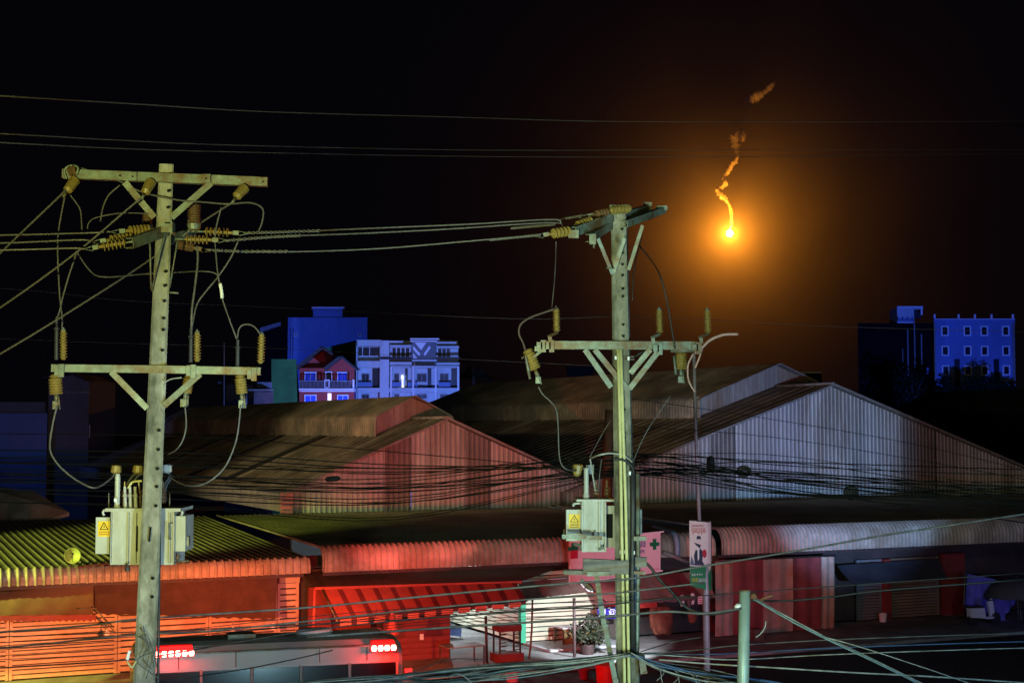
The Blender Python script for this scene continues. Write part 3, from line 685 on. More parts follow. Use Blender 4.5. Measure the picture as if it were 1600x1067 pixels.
sub('tube', rustpipe, br, lambda b: b.tube([onT(122, 886, -2.05), onT(150, 882, -2.0), onT(170, 880, -1.9)], .03, 5))
# downpipe with blue elbow at the start of right roof
dpz = thing('gutter_pipe', onT(1050, 860, -2.2), 'pale blue elbow downpipe bending over the grey eave behind the pharmacy sign', 'pipe')
sub('tube', mat('pvc_blue', (.16, .30, .40), .5), dpz, lambda b: b.tube(smooth([onT(1018, 822, 1.0), onT(1040, 828, -.8), onT(1053, 834, -2.1), onT(1058, 848, -2.3), onT(1058, 868, -2.3)]), .11, 8))
sub('lower_tube', gutter_m, dpz, lambda b: b.tube([onT(1036, 862, -2.35), onT(1075, 878, -2.4)], .07, 6))

# ================================================================== SIGNS
ph = thing('pharmacy_sign', onT(965, 892, -3.2), 'pink lit pharmacy signboard with green crosses behind the tall pole', 'sign')
def sgp(x, y): return onT(x, y, -3.2)
quadslab('board', sign_pink, ph, [(891, 846, -3.2), (1032, 831, -3.2), (1032, 891, -3.2), (891, 912, -3.2)], .12)
sub('frame', sign_white, ph, lambda b: (b.bar(sgp(890, 845.5), sgp(1036, 830), .05, .14, V), b.bar(sgp(890, 912), sgp(1034, 891), .05, .14, V)))
def cross(cx, cy, r, w):
    def fn(b):
        P = [(-w, -r), (w, -r), (w, -w), (r, -w), (r, w), (w, w), (w, r), (-w, r), (-w, w), (-r, w), (-r, -w), (-w, -w)]
        c = onT(cx, cy, -3.24); b.slab([c+U*x+Z*z for x, z in P], V*.03)
    sub('cross', sign_green, ph, fn)
cross(1023, 850, .19, .065); cross(896, 857, .20, .07)
text('ឱសថ', ph, sign_blue, onT(990, 855, -3.24), U, Z, .48, .30)
text('PHNOM', ph, sign_blue, onT(984, 865, -3.24), U, Z, .58, .13)
text('ឱសថស្ថាន', ph, sign_red, onT(1022, 890, -3.24), U, Z, .20, .06)
quadslab('bracket_plate', sign_red, ph, [(892, 860, -3.26), (903, 859, -3.26), (903, 872, -3.26), (892, 873, -3.26)], .02)

SY = 34
sp = thing('banner_sign', atY(1104, 1067, SY), 'narrow vertical banner sign, pink above and green below, on a slim purple-lit post', 'sign')
sp.location.z = 0
N1 = lambda x, y, d=0: atY(x, y, SY+d)
sub('post', mat('sign_post_steel', (.42, .36, .42), .5, .2, .2, 4), sp, lambda b: (b.tube([N1(1084, 552, .15), N1(1088, 700, .15), N1(1093, 815, .15)], .042, 7),
    b.tube([N1(1100, 815, .15), N1(1103, 925, .15), Vector((N1(1105, 1050, .15).x, SY+.15, 0))], .08, 8)))
bd = sub('panel', sign_pink, sp, lambda b: b.hexa([N1(1078, 895, -.1), N1(1107, 897, .1), N1(1111, 897, .2), N1(1082, 895, .0), N1(1077, 813, -.1), N1(1107, 816, .1), N1(1111, 815, .2), N1(1081, 812, .0)]))
sub('lower_panel', sign_green, sp, lambda b: b.hexa([N1(1079, 915, -.1), N1(1107, 922, .1), N1(1111, 921, .2), N1(1083, 914, .0), N1(1078, 883.6, -.1), N1(1107, 885.6, .1), N1(1111, 885.6, .2), N1(1082, 883, .0)]))
bd.data.vertices.foreach_get  # keep
XD = (N1(1107, 850, .1)-N1(1078, 850, -.1)).normalized(); ND = XD.cross(Z)
def bt(body, m, x, y, w, h): text(body, sp, m, N1(x, y, -.1+.2*(x-1078)/29)-(-ND)*.0, XD, Z, w, h, .012)
bt('ព្រះរាជាណាចក្រ', sign_red, 1081, 823.5, .30, .06); bt('ប្រយុទ្ធ', sign_red, 1080.5, 835, .36, .15)
bt('ជួល', sign_white, 1080, 899, .30, .05); bt('១០៩', yellow, 1081, 908, .14, .09); bt('អាហារ', sign_white, 1091, 909, .20, .08)
def flat(name, m, pts, off=.012):
    P = [N1(x, y, -.1+.2*(x-1078)/29)+ND*off for x, y in pts]
    sub(name, m, sp, lambda b: b.slab(P, -ND*.01))
flat('print_figure', sign_navy, [(1086, 883), (1084, 868), (1087, 858), (1092, 862), (1094, 856), (1098, 862), (1097, 876), (1101, 883)])
flat('print_helmet', sign_navy, [(1088, 842), (1089, 837), (1094, 837), (1095, 842)])
flat('print_arm', sign_navy, [(1084, 847), (1095, 851), (1093, 856), (1087, 851)])
flat('print_shirt', sign_white, [(1089, 856), (1092, 856), (1092, 872), (1090, 876)], .016)
flat('print_wedge', mat('sign_slate', (.12, .13, .22), .5), [(1078, 882), (1080, 868), (1086, 883)], .014)
flat('print_badge', sign_red, [(1100.3+3.4*math.cos(a), 864.5+6.5*math.sin(a)) for a in [2*math.pi*k/14 for k in range(14)]], .016)
bt('៥៥', sign_white, 1098.4, 867, .05, .06)
sub('cabinet_edge', galv, sp, lambda b: b.hexa([N1(1109, 922, .2), N1(1113, 922, .3), N1(1113, 922, .4), N1(1109, 922, .3), N1(1107.5, 813, .2), N1(1111.5, 814, .3), N1(1111.5, 814, .4), N1(1107.5, 813, .3)]))

# ================================================================== VAN WITH RED LIGHT BARS
vd = Vector((4.66, 1.46, 0)).normalized(); vn = Vector((-vd.y, vd.x, 0))
v0 = atZ(287, 1047, 2.9); v0.z = 0
VP = lambda a, c, z: v0+vd*a+vn*c+Z*z
vn_thing = thing('emergency_van', VP(2.2, 1, 0), 'grey emergency minibus with two glowing red light bars along its roof edge', 'van')
La, Lb = -1.0, 4.75
def vbody(b):
    prof = [(0, .45), (-.02, 1.6), (.03, 1.95), (.07, 2.9), (.12, 3.22), (.28, 3.36), (.6, 3.42), (1.4, 3.42), (1.72, 3.36), (1.88, 3.22), (1.93, 2.9), (1.97, 1.9), (1.95, .45)]
    R = []
    for a, k in ((La, .86), (La+.08, .95), (La+.3, 1), (Lb-.3, 1), (Lb-.08, .95), (Lb, .88)):
        R.append([VP(a, 1+(c-1)*(.5+.5*k), .45+(z-.45)*(.6+.4*k) if z > 2 else z) for c, z in prof])
    b.rings(R, sm=False)
sub('body', van_paint, vn_thing, vbody)
for k in range(5):
    a = La+.35+k*1.06
    w = sub('window', glass, vn_thing, lambda b: b.hexa([VP(a, -.03, 1.95), VP(a+.98, -.03, 1.95), VP(a+.98, .12, 1.95), VP(a, .12, 1.95), VP(a, .02, 2.86), VP(a+.98, .02, 2.86), VP(a+.98, .15, 2.86), VP(a, .15, 2.86)]))
    sub('pillar', van_paint, vn_thing, lambda b: b.bar(VP(a+1.02, -.02, 1.95), VP(a+1.02, .02, 2.88), .05, .05))
sub('belt_trim', galv, vn_thing, lambda b: b.bar(VP(La+.3, -.03, 1.7), VP(Lb-.3, -.03, 1.7), .06, .06))
for a in (.2, 3.6):
    for c in (-.02, 1.75): sub('wheel', black_rub, vn_thing, lambda b: b.lathe(VP(a, c, .38), VP(a, c+.22, .38), [(0, .2), (0, .38), (1, .38), (1, .2)], 18))
for a in (La+.9, 1.1, 2.9, Lb-.8): sub('panel_seam', steel_dark, vn_thing, lambda b: b.bar(VP(a, .045, 2.92), VP(a, .105, 3.22), .012, .012))
sub('drip_rail', galv, vn_thing, lambda b: b.bar(VP(La+.3, .03, 3.24), VP(Lb-.3, .03, 3.24), .03, .03))
sub('roof_vent', galv, vn_thing, lambda b: b.box(VP(1.3, 1.0, 3.46), .6, .5, .08, (vd, vn, Z)))
sub('aerial', steel_dark, vn_thing, lambda b: b.tube([VP(4.2, .9, 3.4), VP(4.35, .9, 3.95)], .008, 4))
sub('roof_hatch', white_pl, vn_thing, lambda b: b.rings([[VP(2.95+.42*math.cos(q)*k, 1.1+.28*math.sin(q)*k, 3.42+h) for q in [2*math.pi*j/20 for j in range(20)]] for k, h in ((1, 0), (.97, .07), (.8, .10), (.01, .11))]))
sub('marker_lamp', mat('marker_red', (.8, .05, .04), .4, emit=((1, .03, .02), .9)), vn_thing, lambda b: b.box(VP(Lb+.1, -.05, 2.62), .16, .06, .2, (vd, vn, Z)))
led = mat('led_red', (1, .2, .2), .3, emit=((1, .20, .15), 22)); hous = mat('lightbar_red', (.55, .02, .02), .25, emit=((1, .01, .01), .6))
def lightbar(a0, a1, n, z):
    h = sub('light_bar', hous, vn_thing, lambda b: b.hexa([VP(a0, -.06, z-.10), VP(a1, -.06, z-.10), VP(a1, .22, z-.08), VP(a0, .22, z-.08), VP(a0+.05, -.0, z+.12), VP(a1-.05, -.0, z+.12), VP(a1-.05, .2, z+.12), VP(a0+.05, .2, z+.12)]))
    for k in range(n):
        a = a0+(a1-a0)*(k+.5)/n; w = (a1-a0)/n*.38
        sub('led', led, h, lambda b: b.lathe(VP(a-w, -.075, z-.03), VP(a+w, -.075, z-.03), [(0, .02), (.15, .06), (.85, .06), (1, .02)], 8))
    return h
lightbar(-.62, .22, 6, 3.30); lightbar(4.0, 4.58, 4, 3.22)
lamp('light_bar_light', 'SPOT', VP(-.2, 2.15, 3.5), 13500, (1, .23, .06), .12, M(-14, -6, -5.4), 98, .35)
lamp('light_bar_light', 'SPOT', VP(4.3, 2.15, 3.5), 5200, (1, .03, .022), .12, M(-3.2, 0, 2.4), 76, .4)
lamp('light_bar_light', 'SPOT', VP(4.3, 2.15, 3.6), 13500, (1, .10, .07), .12, M(1.4, 12, 7.6), 22, .5)
lamp('light_bar_glow', 'POINT', VP(-.2, -.3, 3.34), 34, (1, .012, .01), .08)
lamp('light_bar_glow', 'POINT', VP(4.3, -.32, 3.26), 80, (1, .012, .01), .08)
wires_roof = None

# ================================================================== UTILITY POLES
def ins_string(b, a, c, n, r, rod=.012):
    prof = [(0, rod)]
    for k in range(n):
        f = .08+.84*k/n; g = .84/n; prof += [(f, rod*1.6), (f+g*.12, r), (f+g*.30, r*.95), (f+g*.42, rod*1.7)]
    prof += [(.95, rod*1.6), (1, rod)]; b.lathe(a, c, prof, 12)
def arrester(Pf, x, y0, y1, tilt, parent, r=.042, m=porcelain):
    def fn(b):
        n = 9; prof = [(0, r*.45), (.04, r*.75)]
        for k in range(n): f = .06+.88*k/n; prof += [(f, r*.62), (f+.03, r*1.12), (f+.05, r*1.05), (f+.07, r*.62)]
        prof += [(.96, r*.8), (1, r*.5)]; b.lathe(Pf(x, y1, 0), Pf(x+tilt, y0, 0), prof, 12)
    o = sub('surge_arrester', m, parent, fn)
    sub('cap', galv, o, lambda b: b.lathe(Pf(x+tilt, y0+1, 0), Pf(x+tilt, y0-4, 0), [(0, r*.7), (.5, r*.6), (.6, .012), (1, .012)], 8))
    return o
def cutout(Pf, x0, y0, x1, y1, parent, r=.075):
    """barrel insulator hanging under the arm with its clip"""
    o = sub('fuse_cutout', porcelain, parent, lambda b: b.lathe(Pf(x0, y0, 0), Pf(x1, y1, 0), [(0, r*.6), (.1, r*.85), (.16, r*.6)]+[q for k in range(5) for q in ((.2+k*.14, r*.85), (.24+k*.14, r), (.28+k*.14, r*.88), (.31+k*.14, r*.8))]+[(.93, r), (1, r*.8)], 14))
    d = (x1-x0, y1-y0)
    sub('clip', galv, o, lambda b: (b.tube([Pf(x1, y1, 0), Pf(x1+d[0]*.35, y1+d[1]*.35, 0)], .03, 6), b.box(Pf(x1+d[0]*.5-1, y1+d[1]*.55, 0), .075, .05, .09), b.tube([Pf(x1+3, y1+3, -.03), Pf(x1+d[0]*.5+4, y1+d[1]*.75, -.03)], .015, 4)))
    return o
def pole_shaft(b, Pf, pts, wx, wy, ang):
    """pts: (x, y, width px factor); tapering rectangular shaft with chamfered corners"""
    R = []
    ca, sa = math.cos(ang), math.sin(ang)
    for (p, w) in pts:
        h = w/2; c_ = w*.12; q = [(-h+c_, -h), (h-c_, -h), (h, -h+c_), (h, h-c_), (h-c_, h), (-h+c_, h), (-h, h-c_), (-h, -h+c_)]
        R.append([p+Vector((x*ca-y*sa*wy, x*sa+y*ca*wy, 0)) for x, y in q])
    b.rings(R, sm=False)
# ---------------- left pole
YL = 17.2
def PL(x, y, d=0): return atY(x, y, YL+d)
tp, bt0 = PL(260, 258), PL(228, 1000)
dirn = (bt0-tp)/(tp.z-bt0.z); base = tp+dirn*tp.z
LP = thing('utility_pole', base, 'left concrete utility pole with a wide top crossarm and steel lower crossarm', 'utility pole')
at_z = lambda z: tp+dirn*(tp.z-z)
sub('shaft', concrete, LP, lambda b: pole_shaft(b, None, [(at_z(z), .165+.0135*(tp.z-z)) for z in (0, 2, 4, 6, 8, 10, tp.z)], 1, .9, math.radians(14)))
hy = [272, 298, 324, 424, 446, 470, 497, 515, 547, 672, 702, 732, 760, 790, 903, 932]
def holes(b, ys, Pf, cxf, d):
    for y in ys:
        p = Pf(cxf(y), y, d); b.lathe(p, p+Vector((.003, .03, 0)), [(0, .013), (1, .013)], 8)
        b.lathe(p+Vector((0, .001, 0)), p+Vector((.0, .004, 0)), [(0, .02), (1, .02)], 8)
sub('bolt_hole', hole, LP, lambda b: holes(b, hy, PL, lambda y: 262-(y-258)*.041+3, -.125), kind='stuff')
sub('climbing_slot', hole, LP, lambda b: b.tube([PL(235, 823, -.14), PL(233, 846, -.14)], .012, 6))
def arm(name, P0, P1, w, h, parent, m=galv):
    return sub(name, m, parent, lambda b: (b.bar(P0, P1, .012, w, None), b.bar(P0+Z*w*.46+Vector((0, -h/2, 0)), P1+Z*w*.46+Vector((0, -h/2, 0)), h, .012, Z)))
def chan(P0, P1, hgt, dep, parent, name='crossarm'):
    """steel channel arm between two points"""
    def fn(b):
        d = (P1-P0).normalized(); n_ = d.cross(Z).normalized()
        b.bar(P0, P1, hgt, .010, n_)
        for s in (-1, 1): b.bar(P0+Z*(s*(hgt/2-.006))+n_*-dep/2, P1+Z*(s*(hgt/2-.006))+n_*-dep/2, .010, dep, n_)
    return sub(name, galv, parent, fn)
chan(PL(97, 271, -.20), PL(417, 284, -.14), .105, .10, LP)
for x, y in ((106, 273), (207, 276), (322, 279), (411, 284)): sub('bracket', galv, LP, lambda b: b.box(PL(x, y, -.215), .10, .02, .10))
sub('end_bolt', hole, LP, lambda b: [b.lathe(PL(x, y, -.228), PL(x, y, -.22), [(0, .012), (1, .012)], 6) for x, y in ((207, 276), (322, 279), (411, 284), (187, 275))])
sub('brace', galv, LP, lambda b: b.bar(PL(195, 285, -.16), PL(241, 340, -.13), .075, .012, Vector((0, 1, 0))))
sub('brace', galv, LP, lambda b: b.bar(PL(330, 286, -.16), PL(268, 340, -.13), .075, .012, Vector((0, 1, 0))))
def tension(Pf, a, c, n, r, parent, da=0, dc=0, m=porcelain, clamp=True):
    o = sub('strain_insulator', m, parent, lambda b: ins_string(b, Pf(*a, da), Pf(*c, dc), n, r))
    if clamp:
        d = (c[0]-a[0], c[1]-a[1]); L = math.hypot(*d); d = (d[0]/L, d[1]/L)
        sub('clamp', galv, o, lambda b: (b.bar(Pf(c[0], c[1], dc), Pf(c[0]+d[0]*9, c[1]+d[1]*9, dc), .05, .03), b.tube([Pf(c[0]+d[0]*9, c[1]+d[1]*9-3, dc), Pf(c[0]+d[0]*24, c[1]+d[1]*24, dc), Pf(c[0]+d[0]*9, c[1]+d[1]*9+4, dc)], .009, 4)))
        sub('link', galv, o, lambda b: b.tube([Pf(a[0]-d[0]*14, a[1]-d[1]*14, da), Pf(a[0], a[1], da)], .013, 5))
    return o
# top dead-end insulators (thick ochre, slanting)
for a, c in (((118, 280), (104, 300)), ((236, 283), (226, 303)), ((383, 293), (368, 309))):
    o = sub('strain_insulator', porcelain, LP, lambda b: b.lathe(PL(*a, -.2), PL(*c, -.35), [(0, .03), (.1, .065), (.85, .055), (1, .02)], 10))
    sub('clamp', galv, o, lambda b: (b.tube([PL(*c, -.35), PL(c[0]-5, c[1]+8, -.4)], .018, 5)))
# clamp loop on the left end of arm
sub('stirrup', galv, LP, lambda b: b.tube(smooth([PL(104, 280, -.25), PL(101, 266, -.26), PL(110, 259, -.26), PL(122, 262, -.26), PL(119, 274, -.25)]), .014, 5))
sub('spool', porc_dark, LP, lambda b: b.lathe(PL(107, 268, -.25), PL(119, 266, -.25), [(0, .05), (.3, .07), (.5, .045), (.7, .07), (1, .05)], 12))
# mid-level double arm pointing across the line
mid0, mid1, mid2 = PL(208, 380, -.9), PL(262, 361, -.12), PL(306, 364, .8)
chan(mid0, mid1+Vector((0, 0, .0)), .12, .09, LP)
chan(PL(270, 372, .12), mid2, .12, .09, LP)
sub('end_plate', galv, LP, lambda b: (b.box(PL(262, 357, -.24), .13, .10, .10), b.box(PL(270, 357, -.24), .02, .14, .14), b.box(PL(303, 354, .5), .12, .12, .14)))
for a, c in (((255, 372), (237, 455)), ((234, 375), (236, 452)), ((277, 378), (265, 450))): sub('brace', galv, LP, lambda b: b.tube([PL(*a, -.22), PL(*c, -.13)], .011, 5))
tension(PL, (235, 358), (196, 361), 6, .060, LP, -.1, -.3)
tension(PL, (208, 371), (166, 376), 6, .060, LP, -.3, -.5)
tension(PL, (198, 379), (154, 386), 6, .060, LP, -.8, -.9)
tension(PL, (318, 362), (364, 364), 6, .058, LP, .3, .3)
tension(PL, (288, 374), (332, 375), 6, .055, LP, -.2, -.2)
tension(PL, (277, 382), (306, 388), 5, .055, LP, .3, .2, porc_dark)
for (x, y0, y1, r, m, dd_) in ((303, 317, 350, .072, porc_dark, .2), (230, 331, 352, .055, porc_dark, .6)):
    o = sub('post_insulator', m, LP, lambda b: b.lathe(PL(x, y1, dd_), PL(x, y0, dd_), [(0, r*.8)]+[q for k in range(8) for q in ((.03+k*.115, r*.8), (.07+k*.115, r*1.15), (.10+k*.115, r*.8))]+[(.97, r*.6), (1, r*.3)], 14))
    sub('foot', galv, o, lambda b: b.lathe(PL(x, y1+9, dd_), PL(x, y1, dd_), [(0, r*1.0), (1, r*1.15)], 12))
sub('step_bolt', galv, LP, lambda b: b.tube([PL(265, 457, -.1), PL(279, 458, -.1)], .012, 5))
# lower crossarm
chan(PL(80, 575, -.17), PL(232+30, 577, -.15), .088, .08, LP)
chan(PL(255, 577, -.19), PL(407, 580, -.17), .088, .08, LP)
sub('brace', galv, LP, lambda b: b.bar(PL(174, 581, -.16), PL(230, 638, -.12), .07, .012, Vector((0, 1, 0))))
sub('brace', galv, LP, lambda b: b.bar(PL(313, 584, -.16), PL(256, 634, -.12), .07, .012, Vector((0, 1, 0))))
for x, y in ((96, 579), (302, 580), (397, 585)): sub('bracket', galv, LP, lambda b: (b.box(PL(x, y, -.2), .06, .03, .15), b.box(PL(x-7, y-1, -.2), .05, .03, .12)))
for x, y in ((99, 562), (308, 565), (407, 568)): arrester(PL, x, y-46, y, 0 if x != 407 else 2, LP)
cutout(PL, 86, 585, 88, 616, LP, .082); cutout(PL, 296, 586, 291, 614, LP, .066); cutout(PL, 375, 585, 378, 615, LP, .072)
for x, y0, y1 in ((88, 497, 562), (298, 512, 566), (371, 531, 577)):
    sub('cable_terminal', black_rub, LP, lambda b: b.lathe(PL(x, y1, -.1), PL(x+.5, y0, -.1), [(0, .024), (.7, .022), (.72, .034), (.76, .034), (.78, .018), (1, .02)], 8))
sub('conduit', cable_dark, LP, lambda b: b.tube([PL(250, 745, .03), PL(249, 880, .03), PL(247, 1067, .03), Vector((PL(247, 1067).x, YL+.03, 3))], .018, 6))

def transformer(Pf, label, x, w):
    """x: dict of pixel rows for the tank"""
    return thing('pole_transformer', Pf((w[0]+w[1])/2, w[2], .55), label, 'transformer')
T1 = transformer(PL, 'pale grey transformer with yellow warning label hung behind the left pole', None, (150, 290, 885))
def pbox(Pf, x0, x1, y0, y1, d0, d1, b):
    """box whose front face spans the given outline at depth d0"""
    a, c = Pf(x0, y1, d0), Pf(x1, y0, d0); b.box(((a.x+c.x)/2, (a.y+a.y+(d1-d0))/2, (a.z+c.z)/2), c.x-a.x, d1-d0, c.z-a.z)
sub('tank', tank_paint, T1, lambda b: pbox(PL, 172, 272, 799, 882, .20, .80, b))
sub('lid', tank_paint, T1, lambda b: pbox(PL, 164, 282, 794, 799, .16, .84, b))
sub('radiator', tank_paint, T1, lambda b: pbox(PL, 149, 171.6, 808, 865, .26, .70, b))
sub('radiator', tank_paint, T1, lambda b: pbox(PL, 273, 290, 806, 861, .26, .70, b))
for x in (172, 199, 211, 264, 270): sub('rib', tank_paint, T1, lambda b: pbox(PL, x, x+2.2, 801, 880, .15, .20, b))
sub('painted_rib_shadow', hole, T1, lambda b: (pbox(PL, 212, 214, 822, 862, .135, .149, b)))  # black strip painted as a rib's shadow on the tank
sub('handle', galv, T1, lambda b: b.tube([PL(268, 817, .14), PL(264, 817, .11), PL(264, 842, .11), PL(266, 842, .14)], .009, 5))
for sx, x in ((1, 166), (-1, 280)): sub('lifting_lug', tank_paint, T1, lambda b: b.tube(smooth([PL(x+4*sx, 797, .3), PL(x-3*sx, 797, .3), PL(x-5*sx, 801, .3), PL(x-3*sx, 805, .3)]), .016, 6))
w = sub('warning_label', yellow, T1, lambda b: pbox(PL, 153, 172, 814, 838, .252, .258, b))
def tri(Pf, parent, cx, ty, hw, h, d):
    def fn(b):
        P = [(cx, ty), (cx+hw, ty+h), (cx-hw, ty+h)]
        for k in range(3): b.bar(Pf(*P[k], d), Pf(*P[(k+1) % 3], d), .009, .002, Vector((0, 1, 0)))
        b.slab([Pf(cx+.8, ty+h*.35, d), Pf(cx-1.3, ty+h*.68, d), Pf(cx, ty+h*.66, d), Pf(cx-.6, ty+h*.92, d), Pf(cx+1.5, ty+h*.55, d), Pf(cx+.3, ty+h*.58, d)], (0, .003, 0))
    sub('warning_triangle', black_ink, parent, fn)
tri(PL, w, 162.5, 816, 6, 11, .246)
sub('caption', mat('label_orange', (.62, .30, .01), .5), w, lambda b: [pbox(PL, 154.5, 171, y, y+2.2, .247, .251, b) for y in (830, 833.5)])
def bushing(Pf, parent, pts, r, d, m=tank_paint, capm=porcelain):
    o = sub('bushing', m, parent, lambda b: b.lathe(Pf(*pts[0], d), Pf(*pts[1], d), [(0, r*1.3), (.1, r), (.9, r), (1, r*.8)], 10))
    return o
bushing(PL, T1, ((183, 793), (184, 740)), .032, .35)
for x, y, m in ((181, 731, porcelain), (215, 731, porcelain), (260, 730, tank_paint)):
    sub('bird_guard', m, T1, lambda b: b.lathe(PL(x, y+9, .4), PL(x+1, y-5, .4), [(0, .035), (.2, .065), (.9, .055), (1, .03)], 10))
for x in (195, 217, 255):
    sub('bushing', porc_dark, T1, lambda b: b.lathe(PL(x, 795, .45), PL(x, 752, .45), [(0, .03)]+[q for k in range(5) for q in ((.08+k*.12, .026), (.11+k*.12, .046), (.15+k*.12, .028))]+[(.72, .014), (1, .012)], 10))
for x in (196, 204, 212): sub('terminal', tank_paint, T1, lambda b: b.lathe(PL(x, 793, .3), PL(x-1, 760, .3), [(0, .022), (.5, .02), (.55, .03), (.7, .016), (1, .018)], 8))
sub('yellow_lead', yconduit, T1, lambda b: b.tube(smooth([PL(200, 763, .28), PL(207, 753, .28), PL(222, 751, .28)]), .014, 6))
sub('dark_lead', black_rub, T1, lambda b: [b.tube(smooth([PL(x0, 792, .5), PL(x0-4, 765, .5), PL(x0+6, 745, .5), PL(x1, 738, .5)]), .02, 5) for x0, x1 in ((200, 215), (208, 226), (258, 262), (262, 262))])
sub('rod', galv, T1, lambda b: [b.tube([PL(x, 793, .4), PL(x, 770, .4)], .009, 5) for x in (170, 265)])
sub('gauge', white_pl, T1, lambda b: b.lathe(PL(179, 781, .3), PL(184, 781, .3), [(0, .03), (1, .03)], 8))
sub('drain_valve', steel_dark, T1, lambda b: (b.lathe(PL(199, 892, .2), PL(199, 882, .2), [(0, .03), (.5, .035), (1, .018)], 8), b.tube([PL(196, 884, .17), PL(201, 877, .17)], .016, 5)))
sub('outlet', galv, T1, lambda b: b.tube([PL(272, 872, .3), PL(278, 872, .3), PL(278, 865, .3)], .016, 6))
sub('rail', galv, T1, lambda b: b.tube([PL(272, 878, .3), PL(296, 876, .3)], .012, 5))
sub('terminal_box', galv, T1, lambda b: b.box(PL(293, 845, .4), .05, .1, .11))

# ---------------- left pole conductors
def lw(name, pts, r, m, label, group=None, cat='cable', dY=-.15, k=5):
    return wire(name, [(p[0], p[1], YL+(p[2] if len(p) > 2 else dY)) for p in pts], r, m, label, cat, group, 6, k)
J = 'jumper leads looping round the left pole'
lw('jumper_cable', [(123, 262), (150, 270), (186, 283), (224, 301), (280, 313), (318, 316), (356, 319), (391, 317), (410, 326), (410, 345), (404, 362)], .011, cable_grey, 'long jumper from the left end of the top crossarm over the tall ribbed insulator', J)
lw('drop_cable', [(102, 303), (94, 345), (90, 382), (93, 458), (97, 495), (97, 514)], .010, cable_grey, 'drop lead from the left end insulator down to the leftmost arrester', J)
lw('drop_cable', [(119, 397), (108, 430), (98, 465), (92, 490), (88, 497)], .010, cable_grey, 'drop lead slanting from the lowest left conductor to the leftmost black terminal', J)
lw('jumper_cable', [(108, 303), (119, 317), (126, 331), (128, 359)], .009, cable_grey, 'short curved lead left of the pole between top and middle conductors', J)
lw('jumper_cable', [(188, 289), (170, 305), (161, 324), (157, 346)], .009, cable_grey, 'faint curved lead below the left brace of the top crossarm', J)
lw('jumper_cable', [(232, 334), (205, 333), (181, 334), (148, 341), (138, 350), (137, 358)], .008, cable_grey, 'thin lead running left from the small ribbed insulator', J)
lw('jumper_cable', [(119, 392), (134, 415), (149, 430), (168, 433), (186, 432), (230, 428, .2), (270, 426, .2), (313, 424), (333, 426), (341, 431)], .009, cable_grey, 'long jumper sagging behind the left pole below the ribbed strings', J)
lw('drop_cable', [(308, 384), (309, 407), (305, 445), (300, 483), (299, 513)], .014, cable_grey, 'straight drop lead right of the left pole to the middle black terminal', J)
lw('drop_cable', [(372, 377), (361, 402), (341, 432), (322, 455), (308, 475), (302, 500), (299, 516)], .011, cable_grey, 'slanting drop lead crossing to the middle black terminal', J)
lw('drop_cable', [(346, 324), (339, 350), (336, 372), (338, 405), (341, 432), (347, 465), (358, 498), (370, 530)], .010, cable_grey, 'drop lead from the right end insulator to the right black terminal', J)
lw('jumper_cable', [(371, 528), (373, 515), (379, 508), (389, 507), (398, 511), (406, 521)], .010, cable_grey, 'small arched lead between the right terminal and right arrester', J)
lw('cable_splice', [(344, 443, -.16), (346, 455, -.16), (347, 466, -.16)], .022, white_pl, 'pale splice sleeve on the drop lead right of the left pole')
lw('drop_cable', [(89, 634), (82, 665), (78, 700), (88, 722), (106, 740), (125, 753), (148, 762), (170, 750, .2), (181, 738, .4)], .012, cable_grey, 'big drooping lead from the leftmost cutout to the transformer', J)
lw('drop_cable', [(289, 634), (291, 662), (287, 684), (277, 701), (262, 710, .2)], .011, cable_grey, 'drooping lead from the middle cutout behind the left pole', J)
lw('drop_cable', [(376, 632), (373, 665), (367, 695), (351, 730), (325, 753), (300, 759), (278, 753, .2), (262, 742, .4)], .011, cable_grey, 'big drooping lead from the right cutout to the transformer', J)
for i, (x, y) in enumerate([(260, 583)]): lw('bond_wire', [(258, 597), (268, 592), (284, 590)], .009, cable_lite, 'short pale bond wire right of the left pole under the lower crossarm')
# incoming conductors from the left
G = 'conductors running off the left edge from the left pole'
lw('conductor', [(-300, 372, -2), (0, 367.5, -.8), (140, 364, -.3), (172, 362, -.3)], .0095, wire_alu, 'uppermost of the three level conductors left of the left pole', G, 'power line')
lw('conductor', [(-300, 386, -2), (0, 380, -.9), (120, 375, -.5), (145, 377, -.5)], .0095, wire_alu, 'middle of the three level conductors left of the left pole', G, 'power line')
lw('conductor', [(-300, 397, -2), (0, 391, -1), (110, 388, -.9), (132, 389, -.9)], .0095, wire_alu, 'lowest of the three level conductors left of the left pole', G, 'power line')
G = 'conductors slanting down to the left edge'
lw('conductor', [(-200, 590, -3), (0, 396, -1), (97, 303, -.4), (99, 300, -.38)], .011, wire_alu, 'slanting conductor from the left end of the top crossarm', G, 'power line')
lw('conductor', [(-200, 610, -3), (0, 481, -1.4), (115, 398, -.8), (190, 335, -.5), (221, 309, -.4)], .011, wire_alu, 'slanting conductor from the middle of the top crossarm', G, 'power line')
lw('conductor', [(-200, 660, -3), (0, 553, -1.4), (160, 455, -.4), (240, 402, .35), (310, 351, .3), (364, 316, -.38)], .011, wire_alu, 'slanting conductor from the right end of the top crossarm passing behind the left pole', G, 'power line')

